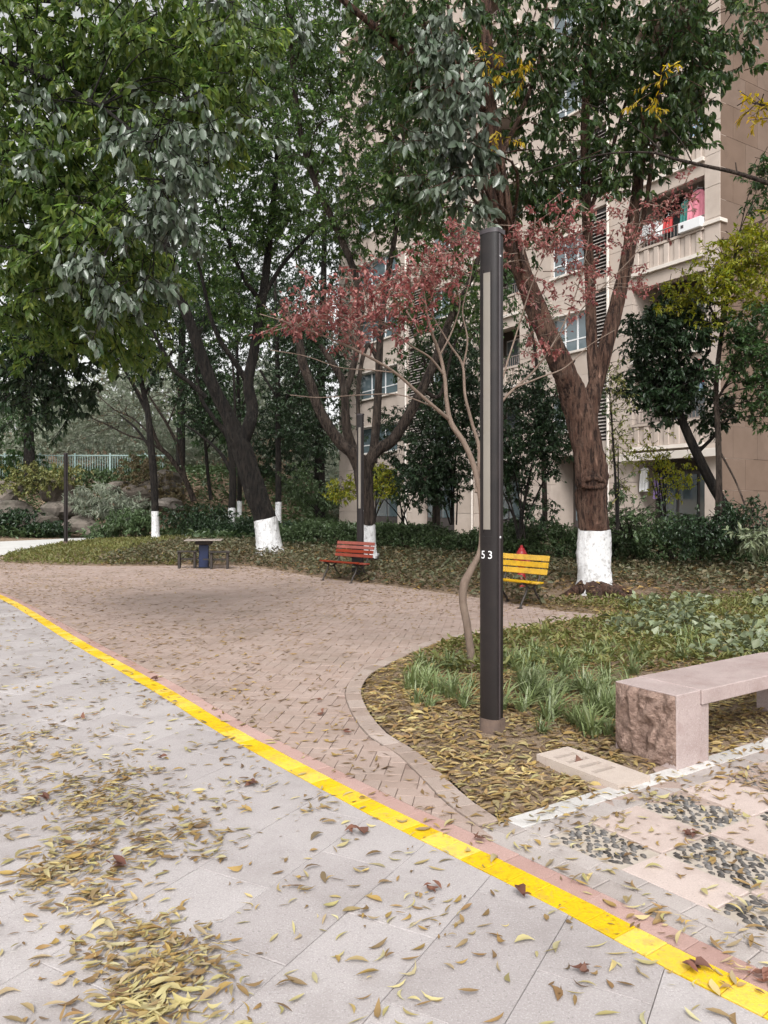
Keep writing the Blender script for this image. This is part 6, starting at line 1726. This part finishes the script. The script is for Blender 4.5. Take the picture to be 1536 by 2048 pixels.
# plaza scatter: small brown leaves
pz = np.stack([rl.uniform(-11, 3.2, 40000), 3.6 + 18 * rl.random(40000)], 1)
lz = line_sd(pz)
wgt = 0.55 + 0.45 * np.sin(pz[:, 0] * 0.9 + 1) * np.sin(pz[:, 1] * 0.6)
pz = pz[(lz > 0.12) & (paved_sd(pz) < 0.03) & (np.abs(pz[:, 0]) < pz[:, 1] * 0.53 + 0.2) & ~((pz[:, 1] < 3.9) & (pz[:, 0] > 0.6)) & (rl.random(len(pz)) < wgt)]
pz = pz[:9500]
litter('fallen_leaves', 'small brown fallen leaves scattered over the pink plaza', pz, np.full(len(pz), 0.004), 'litter_brown', 97, 0.062, 0.24, False)
# bed litter
near_bed = None
nb = lambda p, s: (s > -0.03) & (((p - CORNER) @ Vv) < 0.0) & (p[:, 1] < 11.8) & (p[:, 0] > -0.25)
p_, s_ = region_pts(24000, rl, (-0.3, 8), (3.6, 11.8), nb)
p2_, s2_ = region_pts(3600, rl, (-0.3, 3.4), (3.6, 6.4), nb)
p_, s_ = np.vstack([p_, p2_]), np.concatenate([s_, s2_])
keep = ~((np.abs((p_ - dc) @ np.array((math.cos(math.radians(-57)), math.sin(math.radians(-57))))) < 0.31) & (np.abs((p_ - dc) @ np.array((-math.sin(math.radians(-57)), math.cos(math.radians(-57))))) < 0.14))
lcb = np.stack([(p_ - fb) @ U, (p_ - fb) @ -Vv], 1)
keep &= ~((lcb[:, 0] > -0.03) & (lcb[:, 0] < 0.33) & (lcb[:, 1] > -0.01) & (lcb[:, 1] < 0.45))
soil_patch = np.hypot(p_[:, 0] - 0.72, (p_[:, 1] - 4.75) * 1.0) < 0.28
keep &= ~(soil_patch & (rl.random(len(p_)) < 0.5))
p_, s_ = p_[keep], s_[keep]
m1 = rl.random(len(p_)) < 0.72
litter('fallen_leaves', 'yellow leaf litter covering the soil of the near bed', p_[m1], hgt(p_[m1][:, 0], p_[m1][:, 1], s_[m1]) + rl.random(m1.sum()) * 0.012, 'litter_bed', 98, 0.062, 0.28)
litter('fallen_leaves', 'brown leaf litter mixed through the near bed', p_[~m1], hgt(p_[~m1][:, 0], p_[~m1][:, 1], s_[~m1]) + rl.random((~m1).sum()) * 0.012, 'litter_brown', 99, 0.07, 0.3)
p_, s_ = region_pts(14000, rl, (-12, 14), (10.6, 24), back)
litter('fallen_leaves', 'brown leaf litter caught in the ground cover behind the benches', p_, hgt(p_[:, 0], p_[:, 1], s_) + rl.random(len(p_)) * 0.2 * np.clip(s_, 0, 1), 'litter_brown', 100, 0.095, 0.4, False, 0.4)
# withered maple clumps on the paving
mp = []
for px, py, n in ((865, 1785, 5), (715, 1670, 5), (1165, 1950, 6), (960, 1680, 4), (1380, 1675, 8), (1300, 1500, 4), (645, 1430, 5), (690, 1470, 4), (500, 1570, 4), (235, 1740, 6), (310, 1362, 4), (640, 1405, 3), (1160, 1530, 6), (320, 1520, 4), (90, 1600, 4), (1520, 1960, 7), (1390, 1945, 5), (160, 1440, 4), (1050, 1790, 3)):
    mp.append(np.array(G(px, py)) + rl.normal(0, 0.014, (n, 2)))
mp = np.vstack(mp)
litter('withered_leaves', 'small clumps of dark red withered maple leaves on the paving', mp, 0.008 + rl.random(len(mp)) * 0.014, 'litter_maple', 101, 0.05, 0.5, True, 0.7)
